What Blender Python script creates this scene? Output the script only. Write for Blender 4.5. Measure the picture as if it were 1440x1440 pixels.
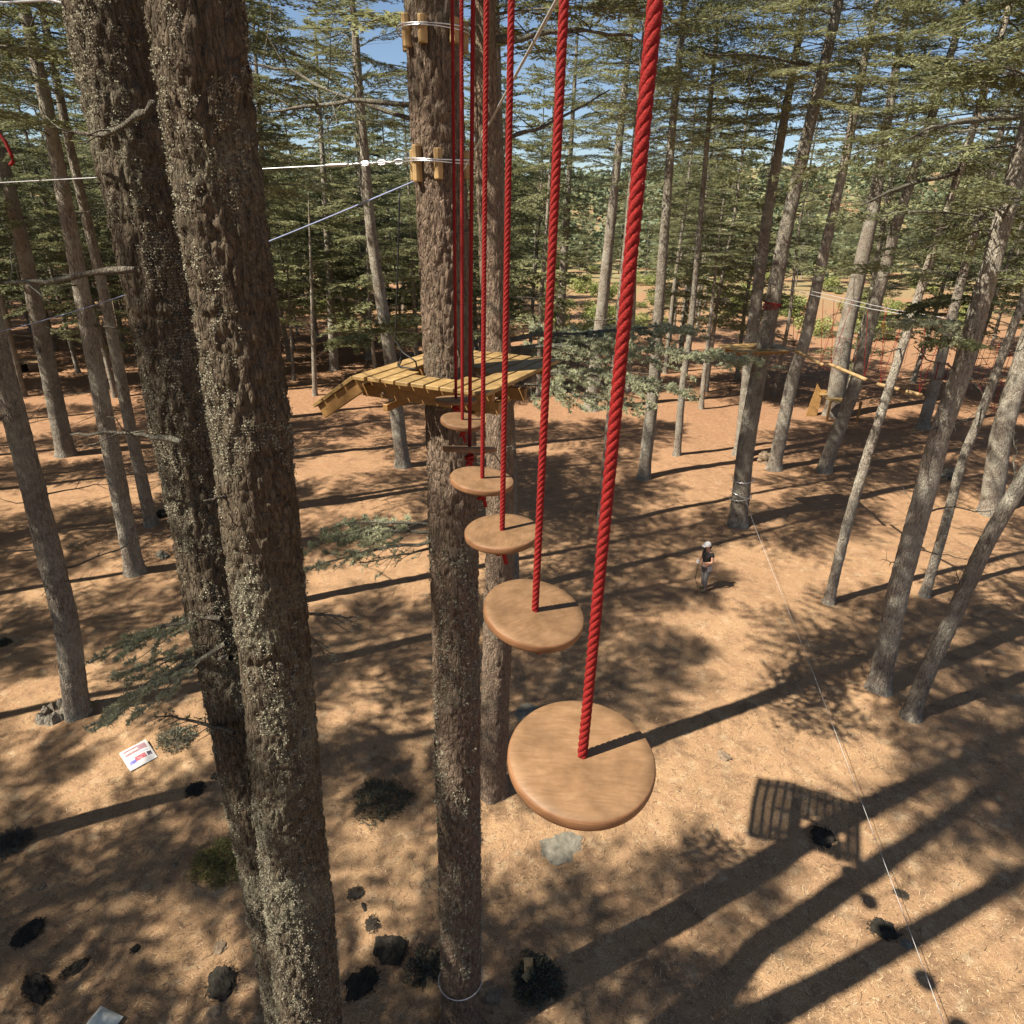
import bpy, math, random
import numpy as np
from mathutils import Vector, Matrix

for o in list(bpy.data.objects): bpy.data.objects.remove(o)
SC = bpy.context.scene
COL = SC.collection
R = math.radians

# ------------------------------------------------------------------ camera
H = 11.7            # eye height above the forest floor
F = 940.0           # focal length in photo pixels (photo 1440 px wide)
TH = R(24.1); ROLL = R(0.8)
fw = Vector((0, math.cos(TH), -math.sin(TH)))
r0 = Vector((1, 0, 0)); u0 = Vector((0, math.sin(TH), math.cos(TH)))
rt = r0 * math.cos(ROLL) + u0 * math.sin(ROLL)
up = -r0 * math.sin(ROLL) + u0 * math.cos(ROLL)
cam = bpy.data.cameras.new('camera'); camo = bpy.data.objects.new('camera', cam); COL.objects.link(camo)
M = Matrix((rt, up, -fw)).transposed().to_4x4(); M.translation = (0, 0, H)
camo.matrix_world = M
cam.sensor_width = 36; cam.lens = 36 * F / 1440; cam.clip_end = 5000; cam.clip_start = 0.05
SC.camera = camo

# ------------------------------------------------------------------ sky and sun
AZ = R(25.0); EL = R(52.0)        # light travels towards (cos AZ, sin AZ)
sd = Vector((math.cos(EL) * math.cos(AZ), math.cos(EL) * math.sin(AZ), -math.sin(EL)))
W = bpy.data.worlds.new('World'); SC.world = W; W.use_nodes = True
nt = W.node_tree; sky = nt.nodes.new('ShaderNodeTexSky'); sky.sky_type = 'NISHITA'; sky.sun_disc = False
sky.sun_elevation = EL; sky.sun_rotation = math.atan2(-sd.x, -sd.y); sky.air_density = 1.0; sky.dust_density = 1.5; sky.ozone_density = 1.0; sky.altitude = 1600
bg = nt.nodes['Background']; bg.inputs['Strength'].default_value = 0.055
nt.links.new(sky.outputs[0], bg.inputs['Color'])
sl = bpy.data.lights.new('sun', 'SUN'); sl.energy = 5.0; sl.angle = R(0.55); sl.color = (1.0, 0.91, 0.76)
so = bpy.data.objects.new('sun', sl); COL.objects.link(so); so.rotation_euler = sd.to_track_quat('-Z', 'Y').to_euler(); so.location = (-30, -14, 50)
vs = SC.view_settings; vs.view_transform = 'Standard'; vs.look = 'None'; vs.exposure = 1.28; vs.gamma = 1.0; vs.use_curve_mapping = False

# ------------------------------------------------------------------ pixel helpers
def ray(px, py):
    u = (px - 720) / F; v = (py - 720) / F
    return fw + rt * u - up * v
def PY(px, py, Y):                       # point on the pixel's ray at world distance Y
    d = ray(px, py); t = Y / d.y
    return Vector((d.x * t, Y, H + d.z * t))
def PZ(px, py, z):
    d = ray(px, py); t = (z - H) / d.z
    return Vector((d.x * t, d.y * t, z))
def mpp(p):                              # metres per photo pixel at a point
    return (Vector(p) - Vector((0, 0, H))).dot(fw) / F

# ------------------------------------------------------------------ numpy noise
def _h(ix, iy, iz, s):
    n = (ix * 374761393 + iy * 668265263 + iz * 1440662683 + s * 974634277) & 0xffffffff
    n = ((n ^ (n >> 13)) * 1274126177) & 0xffffffff
    n = ((n ^ (n >> 16)) * 2246822519) & 0xffffffff
    return ((n ^ (n >> 15)) & 0xffffff) / float(0xffffff)
def vn(p, s=0):
    p = np.asarray(p, float); f = np.floor(p); i = f.astype(np.int64); t = p - f; t = t * t * (3 - 2 * t)
    r = 0
    for a in (0, 1):
        wx = t[..., 0] if a else 1 - t[..., 0]
        for b in (0, 1):
            wy = t[..., 1] if b else 1 - t[..., 1]
            for c in (0, 1):
                wz = t[..., 2] if c else 1 - t[..., 2]
                r = r + wx * wy * wz * _h(i[..., 0] + a, i[..., 1] + b, i[..., 2] + c, s)
    return r
def fbm(p, o=3, s=0):
    p = np.asarray(p, float); a = .5; r = 0; tot = 0
    for k in range(o):
        r = r + a * vn(p * (2.03 ** k), s + k * 17); tot += a; a *= .5
    return r / tot
def gh(x, y):                            # height of the ground
    x = np.asarray(x, float); y = np.asarray(y, float)
    p = np.stack([x, y, np.zeros_like(x)], -1)
    z = (fbm(p * .22, 3, 5) - .5) * .34 + (fbm(p * 1.1, 2, 9) - .5) * .10
    d = np.hypot(x, y)
    k = np.clip((d - 150) / 330, 0, 1); k = k * k * (3 - 2 * k)
    z = z + k * (20 + 22 * fbm(p * .006, 3, 31))
    return z
def g1(x, y): return float(gh(np.array([x]), np.array([y]))[0])
def G(px, py):                           # pixel -> ground point
    p = PZ(px, py, 0)
    for _ in range(4): p = PZ(px, py, g1(p.x, p.y))
    return p

# ------------------------------------------------------------------ object helpers
def tag(o, label=None, cat=None, group=None, kind=None):
    if label: o['label'] = label
    if cat: o['category'] = cat
    if group: o['group'] = group
    if kind: o['kind'] = kind
    return o
def empty(name, loc, label=None, cat=None, group=None):
    o = bpy.data.objects.new(name, None); COL.objects.link(o); o.location = loc; o.empty_display_size = .2
    return tag(o, label, cat, group)
def npmesh(name, V, Fs, mats, midx=None, smooth=True):
    """V (n,3); Fs list of face arrays (k,3|4)"""
    me = bpy.data.meshes.new(name); V = np.asarray(V, np.float32)
    me.vertices.add(len(V)); me.vertices.foreach_set('co', V.ravel())
    Fs = [np.asarray(f, np.int32) for f in Fs if len(f)]
    li = np.concatenate([f.ravel() for f in Fs]); tot = np.concatenate([np.full(len(f), f.shape[1], np.int32) for f in Fs])
    me.loops.add(len(li)); me.loops.foreach_set('vertex_index', li)
    me.polygons.add(len(tot)); st = np.concatenate([[0], np.cumsum(tot)[:-1]]).astype(np.int32)
    me.polygons.foreach_set('loop_start', st); me.polygons.foreach_set('loop_total', tot)
    me.polygons.foreach_set('use_smooth', np.full(len(tot), smooth))
    if midx is not None: me.polygons.foreach_set('material_index', np.asarray(midx, np.int32))
    for m in mats: me.materials.append(m)
    me.update(calc_edges=True); me.validate()
    return me
def obj(name, me, parent=None, loc=None):
    o = bpy.data.objects.new(name, me); COL.objects.link(o)
    if parent: o.parent = parent
    if loc is not None: o.location = loc
    return o
class MB:                                 # collects shapes; triangles/quads with material index
    def __init__(s): s.V = []; s.Q = []; s.T = []; s.mq = []; s.mt = []; s.n = 0
    def add(s, V, Q=(), T=(), m=0):
        V = np.asarray(V, float); s.V.append(V)
        if len(Q): Q = np.asarray(Q) + s.n; s.Q.append(Q); s.mq += [m] * len(Q)
        if len(T): T = np.asarray(T) + s.n; s.T.append(T); s.mt += [m] * len(T)
        s.n += len(V)
    def mesh(s, name, mats, smooth=True):
        Fs = []
        if s.Q: Fs.append(np.concatenate(s.Q))
        if s.T: Fs.append(np.concatenate(s.T))
        return npmesh(name, np.concatenate(s.V), Fs, mats, s.mq + s.mt, smooth)
    def tube(s, pts, rad, seg=6, m=0, cap=True):
        P = np.asarray(pts, float); n = len(P); rad = np.broadcast_to(np.asarray(rad, float), (n,))
        T = np.gradient(P, axis=0); T /= np.linalg.norm(T, axis=1)[:, None] + 1e-9
        ref = np.array([0, 0, 1.]) if abs(T[:, 2]).mean() < .8 else np.array([0, 1., 0])
        A = np.cross(T, ref); A /= np.linalg.norm(A, axis=1)[:, None] + 1e-9; B = np.cross(A, T)
        a = np.linspace(0, 2 * np.pi, seg, endpoint=False)
        V = P[:, None] + rad[:, None, None] * (np.cos(a)[None, :, None] * A[:, None] + np.sin(a)[None, :, None] * B[:, None])
        i = np.arange(n - 1)[:, None] * seg; j = np.arange(seg)[None]; j2 = (j + 1) % seg
        Q = np.stack([i + j, i + j2, i + seg + j2, i + seg + j], -1).reshape(-1, 4)
        V = V.reshape(-1, 3); T3 = []
        if cap:
            V = np.concatenate([V, P[:1], P[-1:]]); c = n * seg
            T3 = [(c, (k + 1) % seg, k) for k in range(seg)] + [(c + 1, (n - 1) * seg + k, (n - 1) * seg + (k + 1) % seg) for k in range(seg)]
        s.add(V, Q, T3, m)
    def box(s, c, ex, ey, ez, bev=0.0, m=0):   # centre and half-axis vectors, with chamfered long edges
        c = np.array(c, float); ex, ey, ez = (np.array(e, float) for e in (ex, ey, ez))
        if bev <= 0:
            V = [c + a * ex + b * ey + d * ez for a in (-1, 1) for b in (-1, 1) for d in (-1, 1)]
            Q = [(0, 1, 3, 2), (4, 6, 7, 5), (0, 4, 5, 1), (2, 3, 7, 6), (0, 2, 6, 4), (1, 5, 7, 3)]
            s.add(V, Q, m=m); return
        ly = np.linalg.norm(ey); lz = np.linalg.norm(ez); lx = np.linalg.norm(ex)
        by = 1 - bev / ly; bz = 1 - bev / lz; bx = 1 - bev / lx
        prof = [(-1, -bz), (-by, -1), (by, -1), (1, -bz), (1, bz), (by, 1), (-by, 1), (-1, bz)]
        V = []
        for sx, k in ((-1, .94), (-bx, 1), (bx, 1), (1, .94)):
            V += [c + sx * ex + ey * p * (1 if k == 1 else by) + ez * q * (1 if k == 1 else bz) for p, q in prof]
        Q = []
        for r_ in range(3):
            for k in range(8): Q.append((r_ * 8 + k, r_ * 8 + (k + 1) % 8, r_ * 8 + 8 + (k + 1) % 8, r_ * 8 + 8 + k))
        T = [(0, k + 1, k) for k in range(1, 7)] + [(24, 24 + k, 24 + k + 1) for k in range(1, 7)]
        s.add(V, Q, T, m)

# ------------------------------------------------------------------ materials
def mat(name):
    m = bpy.data.materials.new(name); m.use_nodes = True; n = m.node_tree
    return m, n, n.nodes['Principled BSDF']
def N(n, t, **kw):
    x = n.nodes.new(t)
    for k, v in kw.items(): setattr(x, k, v)
    return x
def coords(n, scale=(1, 1, 1)):
    tc = N(n, 'ShaderNodeTexCoord'); mp = N(n, 'ShaderNodeMapping'); mp.inputs['Scale'].default_value = scale
    n.links.new(tc.outputs['Object'], mp.inputs['Vector']); return mp.outputs[0]
def noise(n, vec, sc, det=4, rough=.6, dist=0):
    x = N(n, 'ShaderNodeTexNoise'); x.inputs['Scale'].default_value = sc; x.inputs['Detail'].default_value = det
    x.inputs['Roughness'].default_value = rough; x.inputs['Distortion'].default_value = dist
    n.links.new(vec, x.inputs['Vector']); return x.outputs['Fac']
def ramp(n, fac, stops):
    x = N(n, 'ShaderNodeValToRGB'); e = x.color_ramp.elements
    while len(e) < len(stops): e.new(.5)
    for el, (p, c) in zip(e, stops): el.position = p; el.color = (*c, 1) if len(c) == 3 else c
    n.links.new(fac, x.inputs[0]); return x.outputs[0]
def mix(n, fac, a, b, bt='MIX'):
    x = N(n, 'ShaderNodeMix', data_type='RGBA', blend_type=bt)
    for s_, v in ((0, fac), (6, a), (7, b)):
        if isinstance(v, (int, float)): x.inputs[s_].default_value = v
        elif isinstance(v, tuple): x.inputs[s_].default_value = (*v, 1)
        else: n.links.new(v, x.inputs[s_])
    return x.outputs[2]
def bump(n, b, h, st, dist=.02):
    x = N(n, 'ShaderNodeBump'); x.inputs['Strength'].default_value = st; x.inputs['Distance'].default_value = dist
    n.links.new(h, x.inputs['Height']); n.links.new(x.outputs[0], b.inputs['Normal'])
def math_(n, op, a, b):
    x = N(n, 'ShaderNodeMath', operation=op)
    for i, v in ((0, a), (1, b)):
        if isinstance(v, (int, float)): x.inputs[i].default_value = v
        else: n.links.new(v, x.inputs[i])
    return x.outputs[0]
def simple(name, col, rough=.7, metal=0, var=0.0, sc=20, bmp=0.0):
    m, n, b = mat(name); b.inputs['Roughness'].default_value = rough; b.inputs['Metallic'].default_value = metal
    c = coords(n); f = noise(n, c, sc, 5)
    lo = tuple(max(0, x * (1 - var)) for x in col); hi = tuple(min(1, x * (1 + var)) for x in col)
    n.links.new(ramp(n, f, [(.3, lo), (.7, hi)]), b.inputs['Base Color'])
    if bmp: bump(n, b, f, bmp)
    b.inputs['Specular IOR Level'].default_value = .3
    return m
def bark_mat(name, dark, light, lich, lo, hi, fine=1.0, vbias=0):
    m, n, b = mat(name); b.inputs['Roughness'].default_value = .95; b.inputs['Specular IOR Level'].default_value = .1
    c = coords(n, (1, 1, .28)); c1 = coords(n)
    vo = N(n, 'ShaderNodeTexVoronoi', feature='DISTANCE_TO_EDGE'); vo.inputs['Scale'].default_value = 17 * fine
    wn = N(n, 'ShaderNodeTexNoise'); wn.inputs['Scale'].default_value = 9 * fine; wn.inputs['Detail'].default_value = 4; n.links.new(c, wn.inputs['Vector'])
    va = N(n, 'ShaderNodeVectorMath', operation='MULTIPLY_ADD'); n.links.new(wn.outputs['Color'], va.inputs[0]); va.inputs[1].default_value = (.09, .09, .09); n.links.new(c, va.inputs[2])
    n.links.new(va.outputs[0], vo.inputs['Vector'])
    plate = ramp(n, vo.outputs['Distance'], [(.0, (0, 0, 0)), (.16, (.75, .75, .75)), (.5, (1, 1, 1))])
    f1 = noise(n, c, 22 * fine, 6, .68, .6); f2 = noise(n, c, 60 * fine, 4, .7)
    col = ramp(n, f1, [(.32, dark), (.52, tuple((a + d) / 2 for a, d in zip(dark, light))), (.72, light)])
    big = noise(n, c1, 1.3, 5, .7, .3); fin = noise(n, c1, 34 * fine, 5, .75)
    msk = ramp(n, math_(n, 'ADD', math_(n, 'MULTIPLY', big, .55), math_(n, 'MULTIPLY', fin, .45)), [(lo, (0, 0, 0)), (hi, (1, 1, 1))])
    oi = N(n, 'ShaderNodeObjectInfo')
    lcol = ramp(n, f2, [(.3, tuple(x * .65 for x in lich)), (.7, lich)])
    col = mix(n, msk, col, lcol)
    hs = N(n, 'ShaderNodeHueSaturation'); n.links.new(col, hs.inputs['Color'])
    n.links.new(math_(n, 'ADD', math_(n, 'MULTIPLY', oi.outputs['Random'], .4), .8), hs.inputs['Value'])
    n.links.new(hs.outputs[0], b.inputs['Base Color'])
    hgt = math_(n, 'ADD', math_(n, 'ADD', f1, math_(n, 'MULTIPLY', plate, .9)), math_(n, 'MULTIPLY', f2, .5)); hgt = math_(n, 'ADD', hgt, math_(n, 'MULTIPLY', msk, .3))
    bump(n, b, hgt, 1.0, .035)
    return m
M_BARK = bark_mat('bark', (.085, .068, .055), (.41, .35, .285), (.46, .435, .36), .46, .59)
M_BARKN = bark_mat('bark_lichen', (.045, .035, .026), (.20, .158, .112), (.33, .31, .225), .50, .62, 1.6)
M_BARKC = bark_mat('bark_brown', (.09, .065, .048), (.34, .25, .185), (.34, .31, .23), .53, .64, 1.5)
M_STICK = bark_mat('dead_wood', (.09, .075, .06), (.27, .23, .19), (.34, .33, .26), .45, .56, 2)
M_LICH = simple('lichen', (.24, .225, .165), .95, 0, .45, 60)

def leaf_mat(name, a, b_, trans=.25):
    m, n, b = mat(name); b.inputs['Roughness'].default_value = .6; b.inputs['Specular IOR Level'].default_value = .25
    oi = N(n, 'ShaderNodeObjectInfo'); c = coords(n); f = noise(n, c, 3.5, 5, .7)
    t = math_(n, 'ADD', math_(n, 'MULTIPLY', oi.outputs['Random'], .3), math_(n, 'MULTIPLY', f, .75))
    col = ramp(n, t, [(.25, a), (.75, b_)])
    n.links.new(col, b.inputs['Base Color'])
    tr = N(n, 'ShaderNodeBsdfTranslucent'); n.links.new(col, tr.inputs['Color'])
    mx = N(n, 'ShaderNodeMixShader'); mx.inputs[0].default_value = trans
    n.links.new(b.outputs[0], mx.inputs[1]); n.links.new(tr.outputs[0], mx.inputs[2])
    n.links.new(mx.outputs[0], n.nodes['Material Output'].inputs['Surface'])
    return m
M_LEAF = leaf_mat('cedar_needles', (.095, .115, .055), (.27, .275, .135), .38)
M_BLUE = leaf_mat('blue_green_needles', (.25, .27, .165), (.54, .54, .37), .3)
M_SHRUB = leaf_mat('shrub_leaves', (.15, .20, .055), (.36, .37, .14), .3)
M_FARLEAF = leaf_mat('far_wood_leaves', (.10, .125, .07), (.20, .22, .125), .15)
M_DULL = leaf_mat('dull_shrub', (.045, .05, .035), (.12, .12, .085), .1)
M_GREENSH = leaf_mat('green_shrub', (.12, .125, .04), (.30, .28, .10), .3)

# ground
m, n, b = mat('forest_floor'); M_GROUND = m
b.inputs['Roughness'].default_value = .95; b.inputs['Specular IOR Level'].default_value = .05
c = coords(n)
f1 = noise(n, c, .5, 6, .62); f2 = noise(n, c, 5, 6, .7); f3 = noise(n, c, 45, 6, .75); f4 = noise(n, c, 150, 3, .8)
straw = ramp(n, f3, [(.30, (.17, .10, .055)), (.46, (.37, .235, .13)), (.60, (.49, .335, .195)), (.76, (.61, .45, .285))])
soil = ramp(n, f2, [(.3, (.17, .10, .06)), (.55, (.32, .195, .115)), (.8, (.46, .31, .20))])
pat = ramp(n, math_(n, 'ADD', math_(n, 'MULTIPLY', f2, .6), math_(n, 'MULTIPLY', f1, .4)), [(.42, (0, 0, 0)), (.56, (1, 1, 1))])
col = mix(n, math_(n, 'MULTIPLY', pat, .7), straw, soil)
duff = ramp(n, noise(n, c, 1.5, 7, .72, .4), [(.50, (0, 0, 0)), (.64, (1, 1, 1))])
col = mix(n, math_(n, 'MULTIPLY', duff, .85), col, ramp(n, f3, [(.3, (.10, .062, .038)), (.55, (.23, .145, .088)), (.75, (.38, .26, .165))]))
pale = ramp(n, noise(n, c, 2.3, 6, .7, .2), [(.55, (0, 0, 0)), (.68, (1, 1, 1))])
col = mix(n, math_(n, 'MULTIPLY', pale, .6), col, ramp(n, f3, [(.3, (.30, .21, .12)), (.6, (.60, .48, .32))]))
sp = N(n, 'ShaderNodeSeparateXYZ'); n.links.new(c, sp.inputs[0])
far = N(n, 'ShaderNodeMapRange'); far.inputs[1].default_value = 11; far.inputs[2].default_value = 42; n.links.new(sp.outputs[1], far.inputs[0])
red = ramp(n, f2, [(.3, (.16, .085, .048)), (.7, (.36, .205, .122))])
col = mix(n, math_(n, 'MULTIPLY', far.outputs[0], .82), col, red)
fr2 = N(n, 'ShaderNodeMapRange'); fr2.inputs[1].default_value = 75; fr2.inputs[2].default_value = 170; n.links.new(sp.outputs[1], fr2.inputs[0])
gm = ramp(n, noise(n, c, .06, 6, .7), [(.40, (0, 0, 0)), (.52, (1, 1, 1))])
col = mix(n, math_(n, 'MULTIPLY', fr2.outputs[0], gm), col, (.20, .205, .105))
fleck = ramp(n, f4, [(.34, (.42, .38, .35)), (.47, (1, 1, 1)), (.70, (1.2, 1.18, 1.12))])
col = mix(n, 1.0, col, fleck, 'MULTIPLY')
n.links.new(col, b.inputs['Base Color'])
bump(n, b, math_(n, 'ADD', math_(n, 'MULTIPLY', f3, .7), math_(n, 'ADD', math_(n, 'MULTIPLY', f4, .25), math_(n, 'MULTIPLY', f2, 1.2))), .8, .05)

def wood_mat(name, a, b_, sc=(1.5, 14, 14), rough=.55):
    m, n, b = mat(name); c = coords(n, sc); f = noise(n, c, 3.0, 6, .65, 1.2); f2 = noise(n, coords(n), 7.5, 5, .65)
    col = ramp(n, f, [(.3, a), (.7, b_)])
    col = mix(n, ramp(n, f2, [(.42, (0, 0, 0)), (.68, (.75, .75, .75))]), col, tuple(x * .6 for x in a))
    oi = N(n, 'ShaderNodeObjectInfo'); hs = N(n, 'ShaderNodeHueSaturation'); n.links.new(col, hs.inputs['Color'])
    n.links.new(math_(n, 'ADD', math_(n, 'MULTIPLY', oi.outputs['Random'], .3), .85), hs.inputs['Value'])
    n.links.new(hs.outputs[0], b.inputs['Base Color'])
    b.inputs['Roughness'].default_value = rough; b.inputs['Specular IOR Level'].default_value = .3
    bump(n, b, f, .25, .004); return m
M_DISC = wood_mat('disc_wood', (.15, .085, .042), (.235, .14, .075), (3, 16, 16), .5)
M_RIM = wood_mat('disc_rim', (.13, .06, .028), (.24, .125, .06), (4, 4, 90), .55)
M_PLANK = wood_mat('plank_wood', (.235, .145, .055), (.37, .25, .105), (1.2, 1.2, 14), .5)
M_BEAM = wood_mat('beam_wood', (.20, .108, .036), (.30, .17, .065), (1.2, 1.2, 14), .5)
M_LOG = wood_mat('log_wood', (.26, .165, .075), (.40, .28, .14), (2, 2, 9), .6)
M_BLOCK = wood_mat('block_wood', (.26, .165, .07), (.40, .27, .125), (9, 9, 1.5), .6)
M_ROPE = simple('red_rope', (.20, .008, .007), .85, 0, .35, 220, .35)
M_STEEL = simple('steel_cable', (.62, .63, .66), .35, .85, .15, 40)
M_GALV = simple('guy_wire', (.55, .55, .55), .45, .4, .15, 40)
M_BLACK = simple('black_rope', (.02, .02, .022), .6, 0, .3, 60)
M_BLUER = simple('blue_rope', (.22, .26, .42), .6, 0, .2, 60)
M_ROCK = simple('dark_rock', (.02, .017, .013), .95, 0, .6, 9, .8)
M_PALE = simple('pale_stone', (.15, .138, .11), .95, 0, .35, 7, .9)
M_ASH = simple('brown_rock', (.17, .125, .085), .95, 0, .45, 9, .8)
M_DEBRIS = simple('dark_debris', (.05, .038, .026), .95, 0, .6, 8)
M_TWIG = simple('twig_litter', (.13, .085, .055), .9, 0, .5, 3)
M_STRAW = simple('straw_litter', (.58, .43, .27), .9, 0, .3, 3)

# ------------------------------------------------------------------ ground sheet
def axis(lo, hi, a, b, fine, grow):
    v = list(np.arange(a, b, fine)); s = fine
    x = b
    while x < hi: v.append(x); s = min(s * grow, 60); x += s
    v.append(hi); s = fine; x = a; w = []
    while x > lo: s = min(s * grow, 60); x -= s; w.append(x)
    w.append(lo); return np.array(sorted(set(w + v)))
gx = axis(-900, 900, -11, 15, .11, 1.10); gy = axis(-120, 1500, 4, 27, .11, 1.06)
X, Y = np.meshgrid(gx, gy, indexing='ij'); Zg = gh(X, Y)
nearm = np.clip(1 - np.hypot(X - 2, Y - 14) / 24, 0, 1)
Pn = np.stack([X, Y, np.zeros_like(X)], -1)
Zg = Zg + nearm * ((fbm(Pn * 3.5, 3, 71) - .5) * .07)
nx, ny = X.shape; idx = np.arange(nx * ny).reshape(nx, ny)
Q = np.stack([idx[:-1, :-1], idx[1:, :-1], idx[1:, 1:], idx[:-1, 1:]], -1).reshape(-1, 4)
tag(obj('ground', npmesh('ground', np.stack([X, Y, Zg], -1).reshape(-1, 3), [Q], [M_GROUND])), kind='structure')

# ------------------------------------------------------------------ trunks
def smooth_path(pts, zs):
    pts = sorted(pts, key=lambda p: p[2]); P = np.array(pts)
    x = np.interp(zs, P[:, 2], P[:, 0]); y = np.interp(zs, P[:, 2], P[:, 1])
    k = max(3, int(1.6 / (zs[1] - zs[0]))) | 1
    ker = np.hanning(k + 2)[1:-1]; ker /= ker.sum()
    def sm(a): 
        p = k // 2; e = np.concatenate([2 * a[0] - a[p:0:-1], a, 2 * a[-1] - a[-2:-p - 2:-1]])
        return np.convolve(e, ker, 'valid')
    return sm(x), sm(y)
def trunk_mesh(path, rad, zt, seg, dz, amp, seed, mats, zb=None, bark=(14, 3.5), lump=.06):
    """path in world coordinates, rad(z)->radius; returns mesh in local coordinates of path[0] and an axis function"""
    b = path[0]; z0 = b[2] - .35 if zb is None else zb
    zs = np.arange(z0, zt, dz); x, y = smooth_path(path, zs)
    a = np.linspace(0, 2 * np.pi, seg, endpoint=False)
    r = rad(zs)[:, None] * np.ones(seg)[None]
    ca = np.cos(a)[None] * np.ones(len(zs))[:, None]; sa = np.sin(a)[None] * np.ones(len(zs))[:, None]
    zz = zs[:, None] * np.ones(seg)[None]
    p = np.stack([ca * r, sa * r, zz], -1)
    r = r * (1 + lump * (fbm(p * np.array([3, 3, .8]), 2, seed) - .5) * 2)
    f = fbm(p * np.array([bark[0], bark[0], bark[1]]), 3, seed + 3)
    rid = np.clip(np.abs(f - .5) * 5.5, 0, 1)
    f2 = fbm(p * np.array([bark[0] * 3, bark[0] * 3, bark[1] * 4]), 2, seed + 8)
    r = r + amp * (rid - .6) + amp * .8 * (f2 - .5)
    # root flare
    hz = np.clip((zz - (b[2] - .05)) / .7, 0, 1)
    fl = (1 - hz) ** 2 * rad(np.array([b[2] + .5]))[0] * (.12 + .42 * vn(np.stack([ca * 1.7 + 9, sa * 1.7, zz * 0 + seed], -1), seed))
    r = r + fl
    V = np.stack([x[:, None] + ca * r - b[0], y[:, None] + sa * r - b[1], zz - b[2]], -1).reshape(-1, 3)
    n_ = len(zs); i = np.arange(n_ - 1)[:, None] * seg; j = np.arange(seg)[None]; j2 = (j + 1) % seg
    Q = np.stack([i + j, i + j2, i + seg + j2, i + seg + j], -1).reshape(-1, 4)
    V = np.concatenate([V, [[x[-1] - b[0], y[-1] - b[1], zs[-1] - b[2] + .1]]]); c = n_ * seg
    T = [(c, (n_ - 1) * seg + k, (n_ - 1) * seg + (k + 1) % seg) for k in range(seg)]
    me = npmesh('trunk', V, [Q, np.array(T)], mats)
    def ax(z): return Vector((float(np.interp(z, zs, x)), float(np.interp(z, zs, y)), z))
    return me, ax

# ------------------------------------------------------------------ cedar crowns (layered plates of needle sprays)
def branch_geo(rng, L, card=(.15, .04), step=.05, wood=.022, leafy=.25, lift=.10):
    mb = MB(); n_ = 7; s = np.linspace(0, 1, n_)
    bend = rng.uniform(-.12, .12) * L
    ax = np.stack([s * L, bend * s * s + rng.normal(0, .02, n_) * L * .4 * s, L * (lift * np.sin(s * 2.2) - .10 * s * s) + rng.normal(0, .01, n_) * s], -1)
    mb.tube(ax, wood * (1 - .85 * s) * (L / 3) ** .7 + .003, 5, 0, False)
    C = []; D = []
    k = 0; t = .12
    while t < 1.0:
        p = np.array([np.interp(t, s, ax[:, q]) for q in range(3)])
        side = 1 if k % 2 else -1
        ang = side * R(rng.uniform(38, 70)); ls = L * .46 * (1.05 - .75 * t) * rng.uniform(.55, 1.15) + .1
        if t < leafy: ls *= .6
        d = np.array([math.cos(ang), math.sin(ang), rng.uniform(-.12, .12)])
        q = np.linspace(0, 1, 4)[:, None]
        tw = p + d * q * ls + np.array([.25 * ls, 0, -.06 * ls]) * q * q
        mb.tube(tw, (.007 * (1 - .8 * q[:, 0]) + .002), 3, 0, False)
        if t > leafy * .6 and rng.random() > .08:
            m_ = max(2, int(ls / step)); u = rng.uniform(.12, 1.03, m_)[:, None]
            if t < leafy: u = .4 + .6 * u
            pts = p + d * u * ls + np.array([.25 * ls, 0, -.06 * ls]) * u * u
            off = rng.normal(0, 1, (m_, 3)) * np.array([.055, .055, .022]) * (L / 2.5) ** .3
            C.append(pts + off)
            dd = d + rng.normal(0, .45, (m_, 3)) * np.array([1, 1, .55]); D.append(dd)
        t += rng.uniform(.035, .07) * (2.6 / L) ** .6; k += 1
    C = np.concatenate(C); D = np.concatenate(D); m_ = len(C)
    D /= np.linalg.norm(D, axis=1)[:, None]
    Nn = np.array([0, 0, 1.]) + rng.normal(0, .55, (m_, 3)); S = np.cross(D, Nn); S /= np.linalg.norm(S, axis=1)[:, None] + 1e-9
    l = card[0] * rng.uniform(.6, 1.35, m_)[:, None]; w = card[1] * rng.uniform(.6, 1.4, m_)[:, None]
    V = np.stack([C - D * l * .5, C + S * w * .5, C + D * l * .5, C - S * w * .5], 1).reshape(-1, 3)
    mb.add(V, np.arange(m_ * 4).reshape(-1, 4), m=1)
    return mb
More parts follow.
